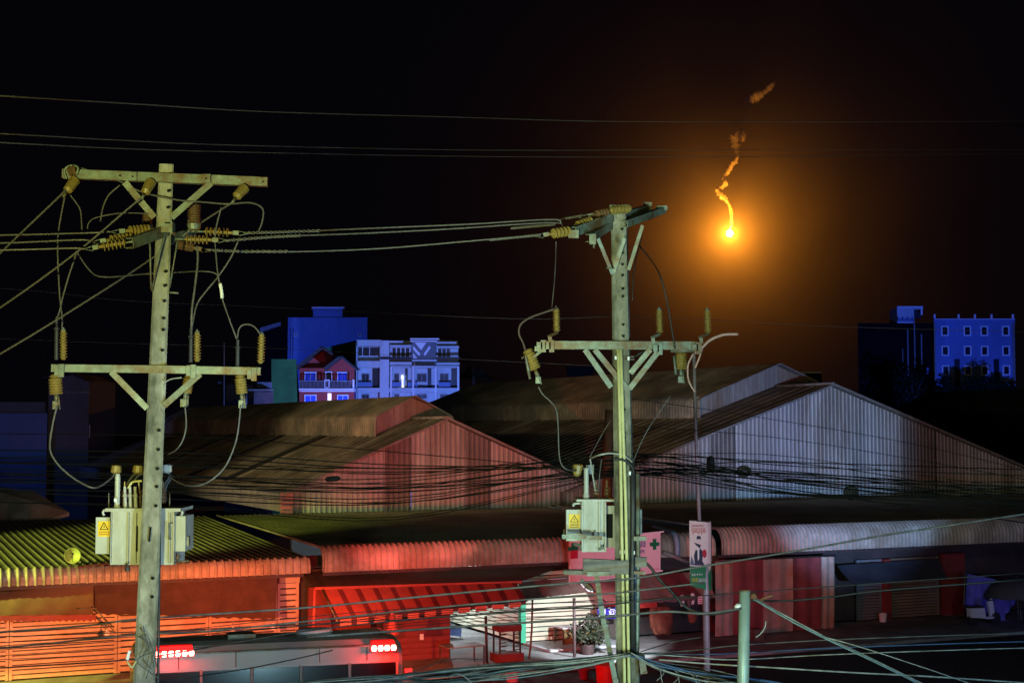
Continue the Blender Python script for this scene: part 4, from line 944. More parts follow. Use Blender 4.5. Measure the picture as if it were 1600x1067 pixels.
# ---------------- right pole
YR = 21.0
def PR(x, y, d=0): return atY(x, y, YR+d)
tp2, bt2 = PR(967, 322), PR(980, 1060)
dr2 = (bt2-tp2)/(tp2.z-bt2.z)
RP = thing('utility_pole', tp2+dr2*tp2.z, 'right concrete utility pole with foreshortened top arms and double-braced lower crossarm', 'utility pole')
sub('shaft', concrete, RP, lambda b: pole_shaft(b, None, [(tp2+dr2*(tp2.z-z), .215+.010*(tp2.z-z)) for z in (0, 2, 4, 6, 8, 10, tp2.z)], 1, .9, math.radians(-12)))
sub('bolt_hole', hole, RP, lambda b: holes(b, [358, 395, 413, 430, 451, 463, 507, 525, 640, 676, 683, 706], PR, lambda y: 972+(y-358)*.012, -.155), kind='stuff')
ax0, ax1 = PR(900, 362, -1.1), PR(1040, 327, 1.2)
chan(ax0+Vector((0, 0, 0)), PR(958, 340, -.15), .13, .10, RP)
chan(PR(925, 372, -1.0), PR(957, 352, -.12), .11, .09, RP)
chan(PR(978, 338, .05), PR(1015, 328, 1.2), .14, .10, RP)
chan(PR(980, 350, -.2), PR(1040, 328, 1.1), .10, .09, RP)
for c_, d_ in ((PR(896, 366, -1.12), (.14, .05, .11)), (PR(926, 374, -1.05), (.09, .05, .14)), (PR(1034, 326, 1.1), (.16, .1, .07)), (PR(1012, 323, 1.2), (.12, .1, .12))): sub('end_plate', galv, RP, lambda b: b.box(c_, *d_))
sub('bolt', galv, RP, lambda b: b.tube([PR(928, 376, -1.05), PR(928, 388, -1.05)], .014, 5))
sub('pole_cap', galv, RP, lambda b: b.box(PR(968, 326, -.17), .28, .05, .10))
sub('cap_insulator', porcelain, RP, lambda b: ins_string(b, PR(953, 329, -.25), PR(986, 326, -.15), 5, .07, .03))
for a, c in (((930, 362), (957, 428)), ((1004, 352), (982, 422)), ((976, 372), (959, 425))): sub('brace', galv, RP, lambda b: b.bar(PR(*a, -.3), PR(*c, -.17), .05, .012, Vector((0, 1, 0))))
sub('step_bolt', galv, RP, lambda b: b.tube([PR(947, 419, -.2), PR(960, 419, -.2)], .012, 5))
tension(PR, (891, 361), (858, 366), 5, .07, RP, -1.1, -1.3)
tension(PR, (925, 345), (898, 354), 5, .065, RP, -.6, -.8)
tension(PR, (950, 332), (928, 336), 4, .06, RP, -.2, -.4, porc_dark)
chan(PR(845, 539, -.18), PR(1095, 540, -.18), .115, .09, RP)
for x, y in ((849, 541), (862, 541), (1031, 545), (1092, 544)): sub('bracket', galv, RP, lambda b: (b.box(PR(x, y, -.22), .07, .04, .17), b.box(PR(x-6, y-1, -.22), .08, .04, .10)))
for a, c in (((914, 546), (955, 605)), ((929, 546), (983, 611)), ((1031, 546), (984, 607)), ((1016, 546), (985, 583))): sub('brace', galv, RP, lambda b: b.bar(PR(*a, -.2), PR(*c, -.15), .075, .012, Vector((0, 1, 0))))
for x, y in ((870, 519), (1031, 521), (1106, 521)):
    arrester(PR, x, y-37, y, -1, RP, .05)
    sub('offset_bracket', galv, RP, lambda b: (b.bar(PR(x, y+1, -.05), PR(x-13, y+7, -.2), .04, .03), b.bar(PR(x-11, y+7, -.2), PR(x-10, y+16, -.2), .05, .03)))
cutout(PR, 824, 546, 836, 577, RP, .095); cutout(PR, 1063, 548, 1064, 577, RP, .095)
sub('fuse_tube', galv, RP, lambda b: (b.tube([PR(815, 560, -.1), PR(821, 556, -.1), PR(828, 592, -.1)], .02, 6), b.tube([PR(1053, 556, -.1), PR(1056, 585, -.1)], .02, 6), b.tube([PR(1048, 548, -.1), PR(1086, 548, -.1)], .03, 6)))
sub('mount_plate', galv, RP, lambda b: (b.box(PR(842, 545, -.15), .12, .05, .07), b.bar(PR(846, 548, -.15), PR(834, 558, -.1), .04, .04)))
sub('strap', steel_dark, RP, lambda b: [b.box(PR(973+(y-550)*.015, y, -.0), .31, .27, .022) for y in (558, 562)])
sub('strap_bolt', white_pl, RP, lambda b: [b.box(PR(x, y, -.18), .03, .03, .05) for x, y in ((962, 559), (970, 560), (982, 560), (970, 862), (977, 862), (990, 863), (970, 732), (984, 739))])
sub('insulated_lead', black_rub, RP, lambda b: b.tube([PR(986, 541+20, 0), PR(1000, 552, .1), PR(1008, 549, .1)], .02, 5))
for x0, x1 in ((966.5, 971), (971, 978)):
    sub('yellow_conduit', yconduit, RP, lambda b: b.tube([PR(x0-1, 546, -.19), PR(x0+2, 650, -.2), PR(x1, 800, -.21), PR(x1+5, 1067, -.23), PR(x1+6, 1120, -.24)], .024, 7))
sub('riser_cable', black_rub, RP, lambda b: (b.tube([PR(988, 722, -.15), PR(989, 800, -.15), PR(988, 900, -.17), PR(990, 1020, -.2)], .04, 7), b.tube([PR(986, 740, .0), PR(993, 900, .0)], .03, 6)))
for k, (m, r) in enumerate(((galv, .036), (mat('blue_cable', (.04, .09, .22), .5), .02), (MATS['blue_cable'], .02))):
    sub('riser_cable', m, RP, lambda b: b.tube([PR(996-k*4, 740+k*130, -.08-k*.03), PR(997-k*4, 900, -.08-k*.03), PR(995-k*3, 1000, -.1), PR(996-k*2, 1120, -.1)], r, 6))
# support frame of right transformer
sub('platform_beam', galv, RP, lambda b: (b.bar(PR(878, 838, -.3), PR(915, 838, -.3), .06, .05), b.bar(PR(910, 839, -.25), PR(941, 840, -.25), .055, .05), b.bar(PR(990, 841, -.25), PR(1010, 841, -.25), .06, .05),
                                          b.bar(PR(917, 896, -.3), PR(952, 896, -.3), .06, .05), b.bar(PR(990, 894, -.2), PR(1008, 895, -.2), .045, .05)))
sub('platform_arm', mat('weathered_timber', (.22, .20, .18), .9, 0, .3, 6), RP, lambda b: (b.bar(PR(911, 883, -.22), PR(982, 886, -.22), .19, .12), b.bar(PR(880, 893, -.1), PR(960, 894, -.1), .06, .2), b.bar(PR(992, 877, -.1), PR(1010, 878, -.1), .14, .1)))
sub('stay_strap', galv, RP, lambda b: (b.bar(PR(932, 898, -.25), PR(945, 985, -.2), .07, .02, Vector((0, 1, 0))), b.bar(PR(945, 975, -.24), PR(962, 1067, -.2), .07, .02, Vector((0, 1, 0))), b.bar(PR(962, 1060, -.22), PR(966, 1140, -.2), .07, .02, Vector((0, 1, 0))),
                                        b.bar(PR(908, 905, -.2), PR(925, 922, -.15), .05, .02, Vector((0, 1, 0)))))
sub('foot_bracket', galv, RP, lambda b: (b.bar(PR(1002, 1020, -.2), PR(1006, 1052, -.2), .09, .02, Vector((0, 1, 0))), b.tube([PR(1004, 1050, -.2), PR(1012, 1048, -.2)], .015, 5)))

T2 = thing('pole_transformer', PR(945, 862, .4), 'weathered grey-green transformer with yellow warning label on the right pole', 'transformer')
sub('tank', tank_paint, T2, lambda b: (pbox(PR, 909, 947, 783, 862, .1, .75, b), pbox(PR, 947, 998, 790, 855, .25, .75, b)))
sub('lid', tank_paint, T2, lambda b: pbox(PR, 901, 992, 780, 783.5, .05, .8, b))
sub('radiator', tank_paint, T2, lambda b: pbox(PR, 885, 908.6, 796, 845, .2, .6, b))
sub('radiator', tank_paint, T2, lambda b: pbox(PR, 998.5, 1003, 796, 835, .2, .6, b))
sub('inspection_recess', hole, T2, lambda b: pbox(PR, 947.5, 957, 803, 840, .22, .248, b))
for x in (909, 936, 945): sub('rib', tank_paint, T2, lambda b: pbox(PR, x, x+2, 785, 860, .05, .10, b))
sub('hook', steel_dark, T2, lambda b: b.tube(smooth([PR(930, 828, .05), PR(927, 832, .05), PR(929, 838, .05), PR(935, 838, .05)]), .010, 5))
sub('lifting_lug', tank_paint, T2, lambda b: b.tube(smooth([PR(908, 786, .15), PR(897, 787, .15), PR(896, 791, .15)]), .02, 5))
sub('side_handle', galv, T2, lambda b: b.tube([PR(884, 826, .3), PR(881, 827, .3), PR(881, 842, .3), PR(885, 843, .3)], .01, 5))
w2 = sub('warning_label', yellow, T2, lambda b: pbox(PR, 889, 906, 803, 825, .19, .197, b))
tri(PR, w2, 897.5, 805, 6, 10, .185)
sub('caption', black_ink, w2, lambda b: [pbox(PR, 891, 904, y, y+1, .186, .189, b) for y in (817.5, 820, 822.5)])
sub('bushing', tank_paint, T2, lambda b: b.lathe(PR(916, 781, .25), PR(916, 731, .25), [(0, .05), (.15, .045), (.2, .036), (.95, .034), (1, .05)], 10))
sub('bird_guard', porcelain, T2, lambda b: b.lathe(PR(901, 744, .3), PR(903, 725, .3), [(0, .03), (.2, .06), (.9, .08), (1, .05)], 10))
sub('bird_guard', tank_paint, T2, lambda b: b.lathe(PR(923, 740, .6), PR(922, 726, .6), [(0, .05), (1, .06)], 10))
for x in (931, 948): sub('bushing', porc_dark, T2, lambda b: b.lathe(PR(x, 783, .4), PR(x, 750, .4), [(0, .05)]+[q for k in range(4) for q in ((.08+k*.16, .03), (.13+k*.16, .058), (.18+k*.16, .03))]+[(.8, .016), (1, .014)], 10))
sub('drain_valve', galv, T2, lambda b: b.tube([PR(935, 858, .03), PR(941, 856, .03), PR(941, 851, .03)], .02, 6))
sub('oil_pipe', galv, T2, lambda b: b.tube([PR(896, 849, .3), PR(908, 852, .3), PR(908, 860, .3)], .025, 6))

def rw(name, pts, r, m, label, group=None, cat='cable', dY=-.2):
    return wire(name, [(p[0], p[1], YR+(p[2] if len(p) > 2 else dY)) for p in pts], r, m, label, cat, group, 6)
J2 = 'leads looping round the right pole'
rw('drop_cable', [(869, 378, -1.2), (867, 430, -.6), (862, 484, -.1)], .007, cable_grey, 'thin straight drop wire left of the right pole', J2)
rw('insulated_lead', [(869, 482), (845, 490), (825, 498), (813, 508), (811, 522), (817, 535), (821, 548)], .016, steel_dark, 'hooked lead arching left from the leftmost arrester of the right pole', J2)
rw('drop_cable', [(1000, 385, .5), (1016, 405, .3), (1031, 430), (1042, 470), (1048, 505), (1055, 545)], .012, cable_dark, 'dark drop lead curving right of the right pole to the right cutout', J2)
rw('drop_cable', [(1003, 370, .6), (995, 400, .4), (990, 430, .3), (988, 470, .2)], .009, cable_dark, 'short dark lead close beside the right pole', J2)
rw('insulated_lead', [(1153, 522), (1130, 523), (1110, 531), (1097, 543), (1086, 552)], .022, mat('pink_sleeve', (.42, .24, .22), .6), 'pinkish sleeve lead poking out to the right of the lower crossarm', J2)
rw('drop_cable', [(1097, 545), (1092, 560), (1086, 575)], .014, MATS['pink_sleeve'], 'short pinkish lead running down to the sign post', J2)
rw('drop_cable', [(1083, 553), (1075, 570), (1075, 590), (1080, 603), (1086, 612)], .014, MATS['pink_sleeve'], 'pinkish loop of lead beside the top of the sign post', J2)
rw('drop_cable', [(841, 604), (848, 616), (860, 627), (869, 640), (872, 665), (873, 700), (876, 722), (885, 733), (900, 735, .2)], .011, cable_grey, 'drooping lead from the left cutout of the right pole to its transformer', J2)
rw('drop_cable', [(922, 716, .2), (935, 711), (955, 708), (975, 712), (988, 722)], .014, cable_lite, 'pale lead bending from the transformer around the right pole', J2)
rw('drop_cable', [(922, 716, .2), (925, 735, .3), (929, 760, .35), (931, 775, .4)], .012, cable_lite, 'pale lead dropping to the transformer bushing', J2)
rw('drop_cable', [(940, 718, .2), (937, 740, .35), (935, 770, .4)], .008, cable_grey, 'faint thin lead beside the pale one above the right transformer', J2)
rw('strap_cable', [(958, 717, -.22), (975, 719, -.24), (988, 730, -.2), (990, 745, -.15)], .018, black_rub, 'black cable bound round the right pole above its transformer', J2)
rw('guy_wire', [(1048, 618), (1016, 665), (1000, 695), (989, 722)], .008, cable_grey, 'thin stay wire slanting from the right cutout to the pole', J2)
rw('guy_wire', [(955, 655, .3), (940, 680, .3), (921, 715, .3)], .006, cable_grey, 'faint thin wire slanting left behind the right pole', J2)
mast = MB().tube([atY(954, 640, 45), atY(950, 720, 45), atY(948, 790, 45)], .16, 8).build('rusty_mast', mat('mast_rust', (.07, .035, .025), .9, 0, .4, 4)); tag(mast, 'reddish rusty mast half hidden behind the right pole', 'mast')
for t, yy in enumerate((670, 700, 730)): pass
# spans between the poles
G = 'conductors strung between the two poles'
def span(pts, lab, d0, d1, x_in):
    n = len(pts); W_ = [(x, y, YL+d0+(YR+d1-YL-d0)*((x-pts[0][0])/(pts[-1][0]-pts[0][0]))) for x, y in pts]
    e = wire('conductor', W_, .010, wire_alu, lab, 'power line', G, 6, 6); return e
span([(384, 364), (450, 362.5), (600, 356), (740, 350), (860, 343), (885, 352)][:5]+[(878, 349)], 'uppermost conductor between the two poles', .3, -.8, 0)
span([(352, 376), (420, 370), (560, 365), (700, 358), (860, 348), (880, 356)], 'middle conductor between the two poles', -.2, -.8, 0)
span([(322, 390), (380, 393), (480, 393), (600, 388), (720, 378), (845, 367)], 'lowest conductor between the two poles', .2, -1.3, 0)
def grip(pts, Y0, lab):
    P = [atY(x, y, Y0) for x, y in pts]; b = MB()
    for ph in (0, math.pi):
        W_ = []
        n = 40
        for i in range(n+1):
            u = i/n*(len(P)-1); k = min(int(u), len(P)-2); p = P[k].lerp(P[k+1], u-k)
            W_.append(p+Vector((0, math.cos(i*1.25+ph), math.sin(i*1.25+ph)))*.014)
        b.tube(W_, .008, 4)
    o = b.build('helical_grip', wire_alu); tag(o, lab, 'cable grip', 'helical grips wound round the conductors')
grip([(385, 364), (440, 362.7), (500, 360.5)], YL+.3, 'twisted grip on the upper conductor right of the left pole')
grip([(352, 376), (420, 370.5), (470, 368)], YL-.1, 'twisted grip on the middle conductor right of the left pole')
grip([(332, 391), (380, 393), (450, 393)], YL+.3, 'twisted grip on the lowest conductor right of the left pole')
grip([(765, 375), (800, 371.5), (845, 367)], YR-1.4, 'twisted grip on the lowest conductor left of the right pole')
grip([(798, 357), (830, 354), (868, 351)], YR-.9, 'twisted grip on the middle conductor left of the right pole')
grip([(850, 344.5), (875, 343), (910, 337)], YR-.5, 'twisted grip on the upper conductor left of the right pole')
# high lines across the sky
G = 'long lines crossing the dark sky above the poles'
for pts, Y0, lab, r in (([(-200, 138), (0, 150), (200, 162), (420, 175), (700, 183), (950, 190), (1250, 191), (1600, 190), (1800, 190)], 19, 'highest long line crossing the sky', .011),
                     ([(-200, 200), (0, 209), (200, 220), (400, 228), (770, 235), (1150, 234), (1600, 234), (1800, 234)], 23, 'second long line across the sky, upper of the close pair', .011),
                     ([(-200, 213), (0, 223), (300, 236), (770, 245), (1160, 245), (1600, 240), (1800, 239)], 24, 'third long line across the sky, lower of the close pair', .011)):
    wire('sky_line', [(x, y, Y0+max(0, x)*.02) for x, y in pts], r, wire_alu, lab, 'power line', G, 5)
for pts, Y0, lab in (([(-100, 445), (60, 455), (200, 470), (420, 480), (800, 498), (1000, 495), (1300, 510), (1650, 520)], 34, 'faint thin line crossing behind the poles at mid height'),
                     ([(-100, 525), (150, 535), (400, 543), (700, 560), (1000, 575)], 36, 'faint thin line crossing behind the left pole above the lower crossarm')):
    wire('sky_line', [(x, y, Y0) for x, y in pts], .006, cable_dark, lab, 'power line', G, 4)

# ================================================================== CABLES OVER THE STREET
def run(pts, Y0, r, m, lab, group, k=5): return wire('street_cable', [(x, y, Y0 if not callable(Y0) else Y0(x)) for x, y in pts], r, m, lab, 'cable', group, 5, k)
G = 'thick cables crossing in front of the stalls'
run([(-150, 998), (0, 987), (134, 977), (212, 967), (360, 957), (500, 947), (675, 930), (850, 914), (990, 903), (1100, 884), (1240, 861), (1381, 836), (1487, 820), (1600, 803), (1750, 785)], 19.0, .014, cable_grey, 'thick cable rising from the lower left to the right eave', G)
run([(-150, 1022), (0, 1012), (200, 992), (330, 985), (480, 970), (667, 950), (850, 934), (960, 926), (1100, 910)], 19.6, .013, cable_grey, 'second thick cable below the one rising to the right eave', G)
run([(-150, 1055), (0, 1043), (200, 1030), (330, 1010), (480, 985), (645, 967), (850, 952), (950, 944), (1080, 930)], 20.2, .011, cable_dark, 'third cable, dark, passing below the scalloped fringe', G)
run([(480, 995), (665, 982), (850, 970), (950, 963), (1040, 955), (1100, 958), (1158, 950)], 19.4, .017, cable_grey, 'thick grey cable over the alley ending at the short steel post', G)
run([(-100, 990), (0, 994), (250, 985), (480, 975), (750, 960), (925, 946), (1100, 930), (1240, 920), (1600, 895)], 21, .008, cable_dark, 'thin dark cable over the cream shutter', G)
run([(980, 873), (1010, 880), (1030, 905), (1050, 925), (1068, 945), (1090, 956), (1120, 958), (1158, 950)], 20.9, .022, cable_dark, 'heavy dark cable dipping from the right pole to the short steel post', G)
run([(1172, 938), (1230, 938), (1300, 932), (1380, 922), (1600, 905)], 22, .016, cable_dark, 'dark cable running right from the short steel post', G)
run([(245, 1065), (380, 1045), (470, 1027), (520, 1015)], 22, .010, cable_dark, 'dark cable draped over the van roof', G)
run([(560, 1067), (640, 1050), (700, 1030), (760, 1030)], 24, .008, cable_grey, 'thin cable rising past the van to the alley', G)
G = 'fine dark cables strung before the left shutters'
for i in range(6):
    y0 = 1000+i*5+random.uniform(-2, 2)
    run([(-60, y0+6), (200, y0-10+random.uniform(-4, 4)), (480, y0-34+random.uniform(-5, 5)), (700, y0-54), (960, y0-62+random.uniform(-6, 6))], 23+i*.3, .006, cable_dark, 'fine dark cable sloping across the stall fronts in a loose bundle', G, 4)
G = 'fine dark cables strung in front of the sheds'
for i in range(24):
    yl = random.gauss(745, 22); ym = yl+random.uniform(0, 22); yr_ = random.gauss(772, 18)
    run([(-60, yl-8), (300, yl+random.uniform(-8, 8)), (620, ym), (985, random.uniform(708, 742)), (1250, random.uniform(722, 775)), (1650, yr_)], 27+random.uniform(-2, 2), random.uniform(.006, .011), cable_black, 'fine dark cable sagging across both shed gables in a wide bundle', G, 5)
for i in range(7):
    run([(984, 600+i*22), (1200, 640+i*14), (1420, 680+i*12), (1650, 740+i*6)][:4] if i % 2 else [(990, 715+i*3), (1120, 735+i*4), (1300, 745+i*5), (1650, 790)], 27, .006, cable_black, 'fine dark cable sagging across both shed gables in a wide bundle', G, 5)
cl = thing('cable_coil', atY(1165, 733, 33), 'dark tangled coil of spare cable in front of the blue-lit gable', 'cable coil')
sub('coil', cable_dark, cl, lambda b: [b.tube([atY(1162+10*math.cos(a)*f, 735+7*math.sin(a)*f+i, 33+.02*i) for a in [2*math.pi*j/16 for j in range(17)]], .022, 4) for i, f in enumerate((1, .85, 1.1, .7))])
cl = thing('cable_coil', atY(1330, 765, 33), 'dark knot of cable hanging at the foot of the right gable', 'cable coil')
sub('coil', cable_dark, cl, lambda b: [b.tube([atY(1330+9*math.cos(a)*f, 769+8*math.sin(a)*f+i, 33+.02*i) for a in [2*math.pi*j/14 for j in range(15)]], .05, 5) for i, f in enumerate((1, .6, .8, .3))])
cl = thing('splice_box', atY(1110, 725, 32), 'dark oval splice box hanging on the cables left of the right peak', 'splice box')
sub('case', cable_dark, cl, lambda b: b.lathe(atY(1110, 712, 32), atY(1111, 738, 32), [(0, .03), (.15, .09), (.8, .10), (1, .04)], 10))
cl = thing('splice_box', atY(525, 748, 32), 'dark splice sleeve hanging on the cables before the red gable', 'splice box')
sub('case', cable_dark, cl, lambda b: b.lathe(atY(508, 749, 32), atY(532, 747, 32), [(0, .02), (.15, .06), (.8, .06), (1, .02)], 10))
# bottom bundles meeting at the right pole
G1 = 'pale service cables bundled left of the right pole'; G2 = 'pale service cables bundled right of the right pole'
cab = [cable_lite, cable_grey, cable_dark, mat('teal_cable', (.16, .26, .30), .5, 0, .4, 20), MATS['blue_cable'], cable_lite]
for i in range(24):
    f = i/24; y1 = 1030+f*50; j = random.uniform
    run([(985, 1022+j(-3, 3)), (900, 1030+f*12+j(-3, 3)), (800, 1038+f*20+j(-5, 5)), (700, 1046+f*24+j(-6, 6)), (560, 1056+f*26+j(-5, 5)), (380, 1070+f*30+j(-5, 5))], 20.6+j(-.3, .3), j(.006, .013), random.choice(cab), 'pale cable of the tangled bundle fanning left from the right pole', G1, 5)
for i in range(22):
    f = i/22; j = random.uniform
    run([(986, 1022+j(-3, 3)), (1030, 1034+f*14+j(-3, 3)), (1100, 1046+f*22+j(-5, 5)), (1200, 1062+f*24+j(-7, 7)), (1340, 1085+f*30)], 20.6+j(-.3, .3), j(.006, .013), random.choice(cab), 'pale cable of the tangled bundle drooping right from the right pole', G2, 5)
for i, (ya, yb, yc) in enumerate(((1012, 1002, 995), (1022, 1024, 1018), (1018, 1014, 1008))):
    run([(995, 1020), (1080, ya+4), (1150, yb+6), (1300, yc+4), (1520, yc-4), (1680, yc-8)], 20.8+i*.1, .009, [cable_grey, cable_lite, MATS['blue_cable']][i], ['upper', 'pale middle', 'blue lower'][i]+' level cable leaving the right pole towards the right edge', 'level cables right of the right pole')
run([(1030, 1030), (1100, 1036), (1200, 1042), (1330, 1050), (1450, 1056), (1600, 1066)], 20, .012, cable_lite, 'thick pale cable sloping gently to the lower right', 'level cables right of the right pole')
run([(1000, 1018), (1050, 1003), (1095, 995)], 22, .008, cable_grey, 'thin cable rising from the right pole to the banner post', 'level cables right of the right pole')
for i in range(6):
    x = 1015+i*14+random.uniform(-4, 4)
    wire('loose_wire', [(x, 1030+i*5, 20.5), (x+6, 1042+i*4, 20.45), (x+3, 1052+i*3, 20.4), (x-6, 1060+i*3, 20.4)] if i % 2 else [(x, 1032+i*4, 20.5), (x+12, 1044+i*4, 20.4), (x+15, 1060+i*4, 20.4), (x+18, 1075, 20.4)], .006, cable_lite, 'loose curled wire end hanging from the cable bundle right of the pole', 'cable', 'loose curled wire ends')
wire('loose_wire', [(700, 1058, 20.3), (712, 1052, 20.3), (728, 1058, 20.3), (742, 1072, 20.3)], .009, cable_lite, 'pale curled wire arching low left of the alley', 'cable')
# short steel post with service wires
YS = 19.5
PS = lambda x, y, d=0: atY(x, y, YS+d)
stp = PS(1164, 924); stb = PS(1161, 1067)
ss = thing('steel_post', Vector((stb.x, YS, 0)), 'short round pale green steel post anchoring cables at lower right', 'post')
sub('tube', mat('post_green_steel', (.34, .44, .42), .45, .2, .15, 6), ss, lambda b: b.tube([stp, stb, Vector((stb.x-.02, YS, 0))], [.072, .08, .09], 16))
sub('cap', galv, ss, lambda b: b.lathe(stp, stp+Z*.02, [(0, .076), (1, .07)], 16))
sub('clamp', rustpipe, ss, lambda b: (b.tube([PS(1173, 930, -.05), PS(1180, 936, -.05), PS(1192, 939, -.05)], .025, 5), b.tube([PS(1185, 938, -.05), PS(1200, 932, -.05), PS(1208, 930, -.05)], .015, 5), b.lathe(PS(1174, 928, -.05), PS(1181, 934, -.05), [(0, .03), (.5, .05), (1, .03)], 8)))
sub('insulator', white_pl, ss, lambda b: b.lathe(PS(1157, 944, -.07), PS(1149, 951, -.07), [(0, .02), (.3, .04), (.8, .04), (1, .02)], 8))
G = 'service wires from the short steel post'
for i, (pts, r, m, lab) in enumerate((([(1178, 935), (1230, 963), (1290, 995), (1350, 1023), (1440, 1067), (1520, 1105)], .012, cable_lite, 'thicker service wire falling steeply from the short steel post'),
                          ([(1178, 936), (1240, 972), (1300, 1002), (1380, 1040), (1450, 1075), (1520, 1112)], .011, cab[3], 'bluish service wire falling just below the thicker one'),
                          ([(1290, 995), (1350, 1012), (1430, 1038), (1515, 1067), (1600, 1098)], .007, cable_lite, 'thin service wire splitting away to the right of the steep pair'))):
    wire('service_wire', [(x, y, YS-.05-i*.05-(x-1170)*.002) for x, y in pts], r, m, lab, 'cable', G, 6)
wire('loose_wire', [(1197, 970, 19.6), (1195, 980, 19.6), (1188, 990, 19.6), (1181, 995, 19.6)], .009, cable_lite, 'pale bent wire end dangling right of the short steel post', 'cable')
tg = thing('cable_tangle', PL(220, 985, -.2), 'tangle of thin wires and a white clip on the left pole above the van', 'cable')
sub('wires', cable_grey, tg, lambda b: [b.tube(smooth([PL(random.uniform(212, 225), random.uniform(975, 1000), -.2), PL(random.uniform(215, 245), random.uniform(990, 1015), -.24), PL(random.uniform(205, 240), random.uniform(1000, 1035), -.22), PL(random.uniform(210, 250), random.uniform(1030, 1060), -.2)], 4), .006, 4) for _ in range(4)])
sub('clip', white_pl, tg, lambda b: b.bar(PL(203, 1016, -.2), PL(199, 1030, -.2), .03, .03))
sub('tape', yconduit, tg, lambda b: b.tube(smooth([PL(198, 1032, -.2), PL(206, 1042, -.2), PL(213, 1032, -.2)]), .012, 4))

# ================================================================== FAR BUILDINGS
def R_(b, x0, y0, x1, y1, Y, d, to_ground=False):
    a = atY(x0, y1, Y); c = atY(x1, y0, Y); z0 = 0 if to_ground else a.z
    ka = a.x*d/Y if to_ground or d > 4 else 0; kc = c.x*d/Y if to_ground or d > 4 else 0      # plots fan out from the market, so side walls are not square to the fronts
    b.hexa([(a.x, Y, z0), (c.x, Y, z0), (c.x+kc, Y+d, z0), (a.x+ka, Y+d, z0), (a.x, Y, c.z), (c.x, Y, c.z), (c.x+kc, Y+d, c.z), (a.x+ka, Y+d, c.z)])
def far(name, x, Y, label, cat='building'): p = atY(x, 668, Y); return thing(name, Vector((p.x, Y, 0)), label, cat)
def fwin(parent, x0, y0, x1, y1, Y, m=win_dark, frame=trim, f=1.2, mull=1, name='window'):
    o = sub(name, frame, parent, lambda b: (R_(b, x0-f, y0-f, x1+f, y0, Y-.12, .14), R_(b, x0-f, y1, x1+f, y1+f, Y-.12, .14), R_(b, x0-f, y0, x0, y1, Y-.12, .14), R_(b, x1, y0, x1+f, y1, Y-.12, .14),
                                     [R_(b, x0+(x1-x0)*(k+1)/(mull+1)-.4, y0, x0+(x1-x0)*(k+1)/(mull+1)+.4, y1, Y-.11, .1) for k in range(mull)]))
    sub('pane', m, o, lambda b: R_(b, x0, y0, x1, y1, Y-.05, .04))
    return o
# tall blue block
YB = 185
e = far('apartment_block', 510, YB, 'plain windowless blue block with a stepped roof behind the white building')
sub('wall', wall_blue, e, lambda b: R_(b, 449, 496, 574, 600, YB, 14, True))
sub('stair_tower', wall_blue, e, lambda b: R_(b, 489, 481.5, 535, 496, YB+.3, 8))
sub('roof_slab', trim, e, lambda b: R_(b, 487, 479.5, 538, 481.5, YB, 9))
for x in (460, 560): fwin(e, x, 521.5, x+4, 524.5, YB, win_dark, trim, .8, 0)
sub('pipe', win_dark, e, lambda b: [R_(b, x, 512, x+1.4, 560, YB-.1, .1) for x in (453, 457)])
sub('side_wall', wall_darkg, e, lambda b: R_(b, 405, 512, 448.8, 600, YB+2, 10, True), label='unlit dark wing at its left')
sub('canopy', gutter_m, e, lambda b: b.slab([atY(406, 512, YB), atY(438, 503, YB), atY(439, 508, YB), atY(407, 519, YB)], (0, 1, 0)))
# white M building
YM = 150
e = far('white_building', 637, YM, 'white three-storey building with a dark M shaped emblem on its parapet')
YW = YM+1.2
sub('wall', wall_white, e, lambda b: (R_(b, 556, 532, 716, 680, YW, 12, True)))
sub('side_wall', net_green, e, lambda b: b.slab([atY(500, 545, YM+22), atY(555.5, 532, YM), atY(555.5, 600, YM), atY(500, 600, YM+22)], (0, .5, 0)), label='dark green side wall')
sub('parapet', wall_white, e, lambda b: (R_(b, 557, 531, 596, 540.5, YM, 1), R_(b, 608, 532.5, 630, 538, YM+.3, 1), R_(b, 682, 534, 713, 539, YM+.3, 1)))
sub('band', wall_white, e, lambda b: (R_(b, 557, 564, 594, 574, YM, 1.1), R_(b, 609, 539, 643, 542, YM-.3, 1.3), R_(b, 682, 540.5, 717, 544, YM-.3, 1.3), R_(b, 609, 565.5, 643, 570, YM-.3, 1.4), R_(b, 682, 566.5, 718, 570, YM-.3, 1.4),
                                     R_(b, 557, 606, 718, 612.5, YM, 1.1), R_(b, 612, 571.5, 641, 573.5, YM-.2, 1.2), R_(b, 648, 571.5, 679, 574.5, YM-.2, 1.2), R_(b, 684, 571.5, 717, 573.5, YM-.2, 1.2)))
sub('pillar', wall_white, e, lambda b: (R_(b, 593, 532, 608, 660, YM-.1, 1.2), R_(b, 556, 532, 558.5, 660, YM, 1.2)))
for x in (611, 645.5, 681, 716): sub('column', trim, e, lambda b: R_(b, x-1.5, 572, x+1.5, 640, YM-.3, .5))
sub('painted_shadow_strip', win_dark, e, lambda b: (R_(b, 594, 557.5, 718, 561.5, YM-.2, .2)))  # dark strip set across the front in place of a shadow
sub('emblem_board', wall_grey, e, lambda b: R_(b, 643.5, 534, 681, 560, YM-.25, .6))
sub('emblem_cap', trim, e, lambda b: (R_(b, 641, 528.5, 686, 530.5, YM-.5, 1.5), R_(b, 641, 532, 683, 533.8, YM-.4, 1.4)))
def stroke(b, pts): b.slab([atY(x, y, YM-.36) for x, y in pts], (0, .1, 0))
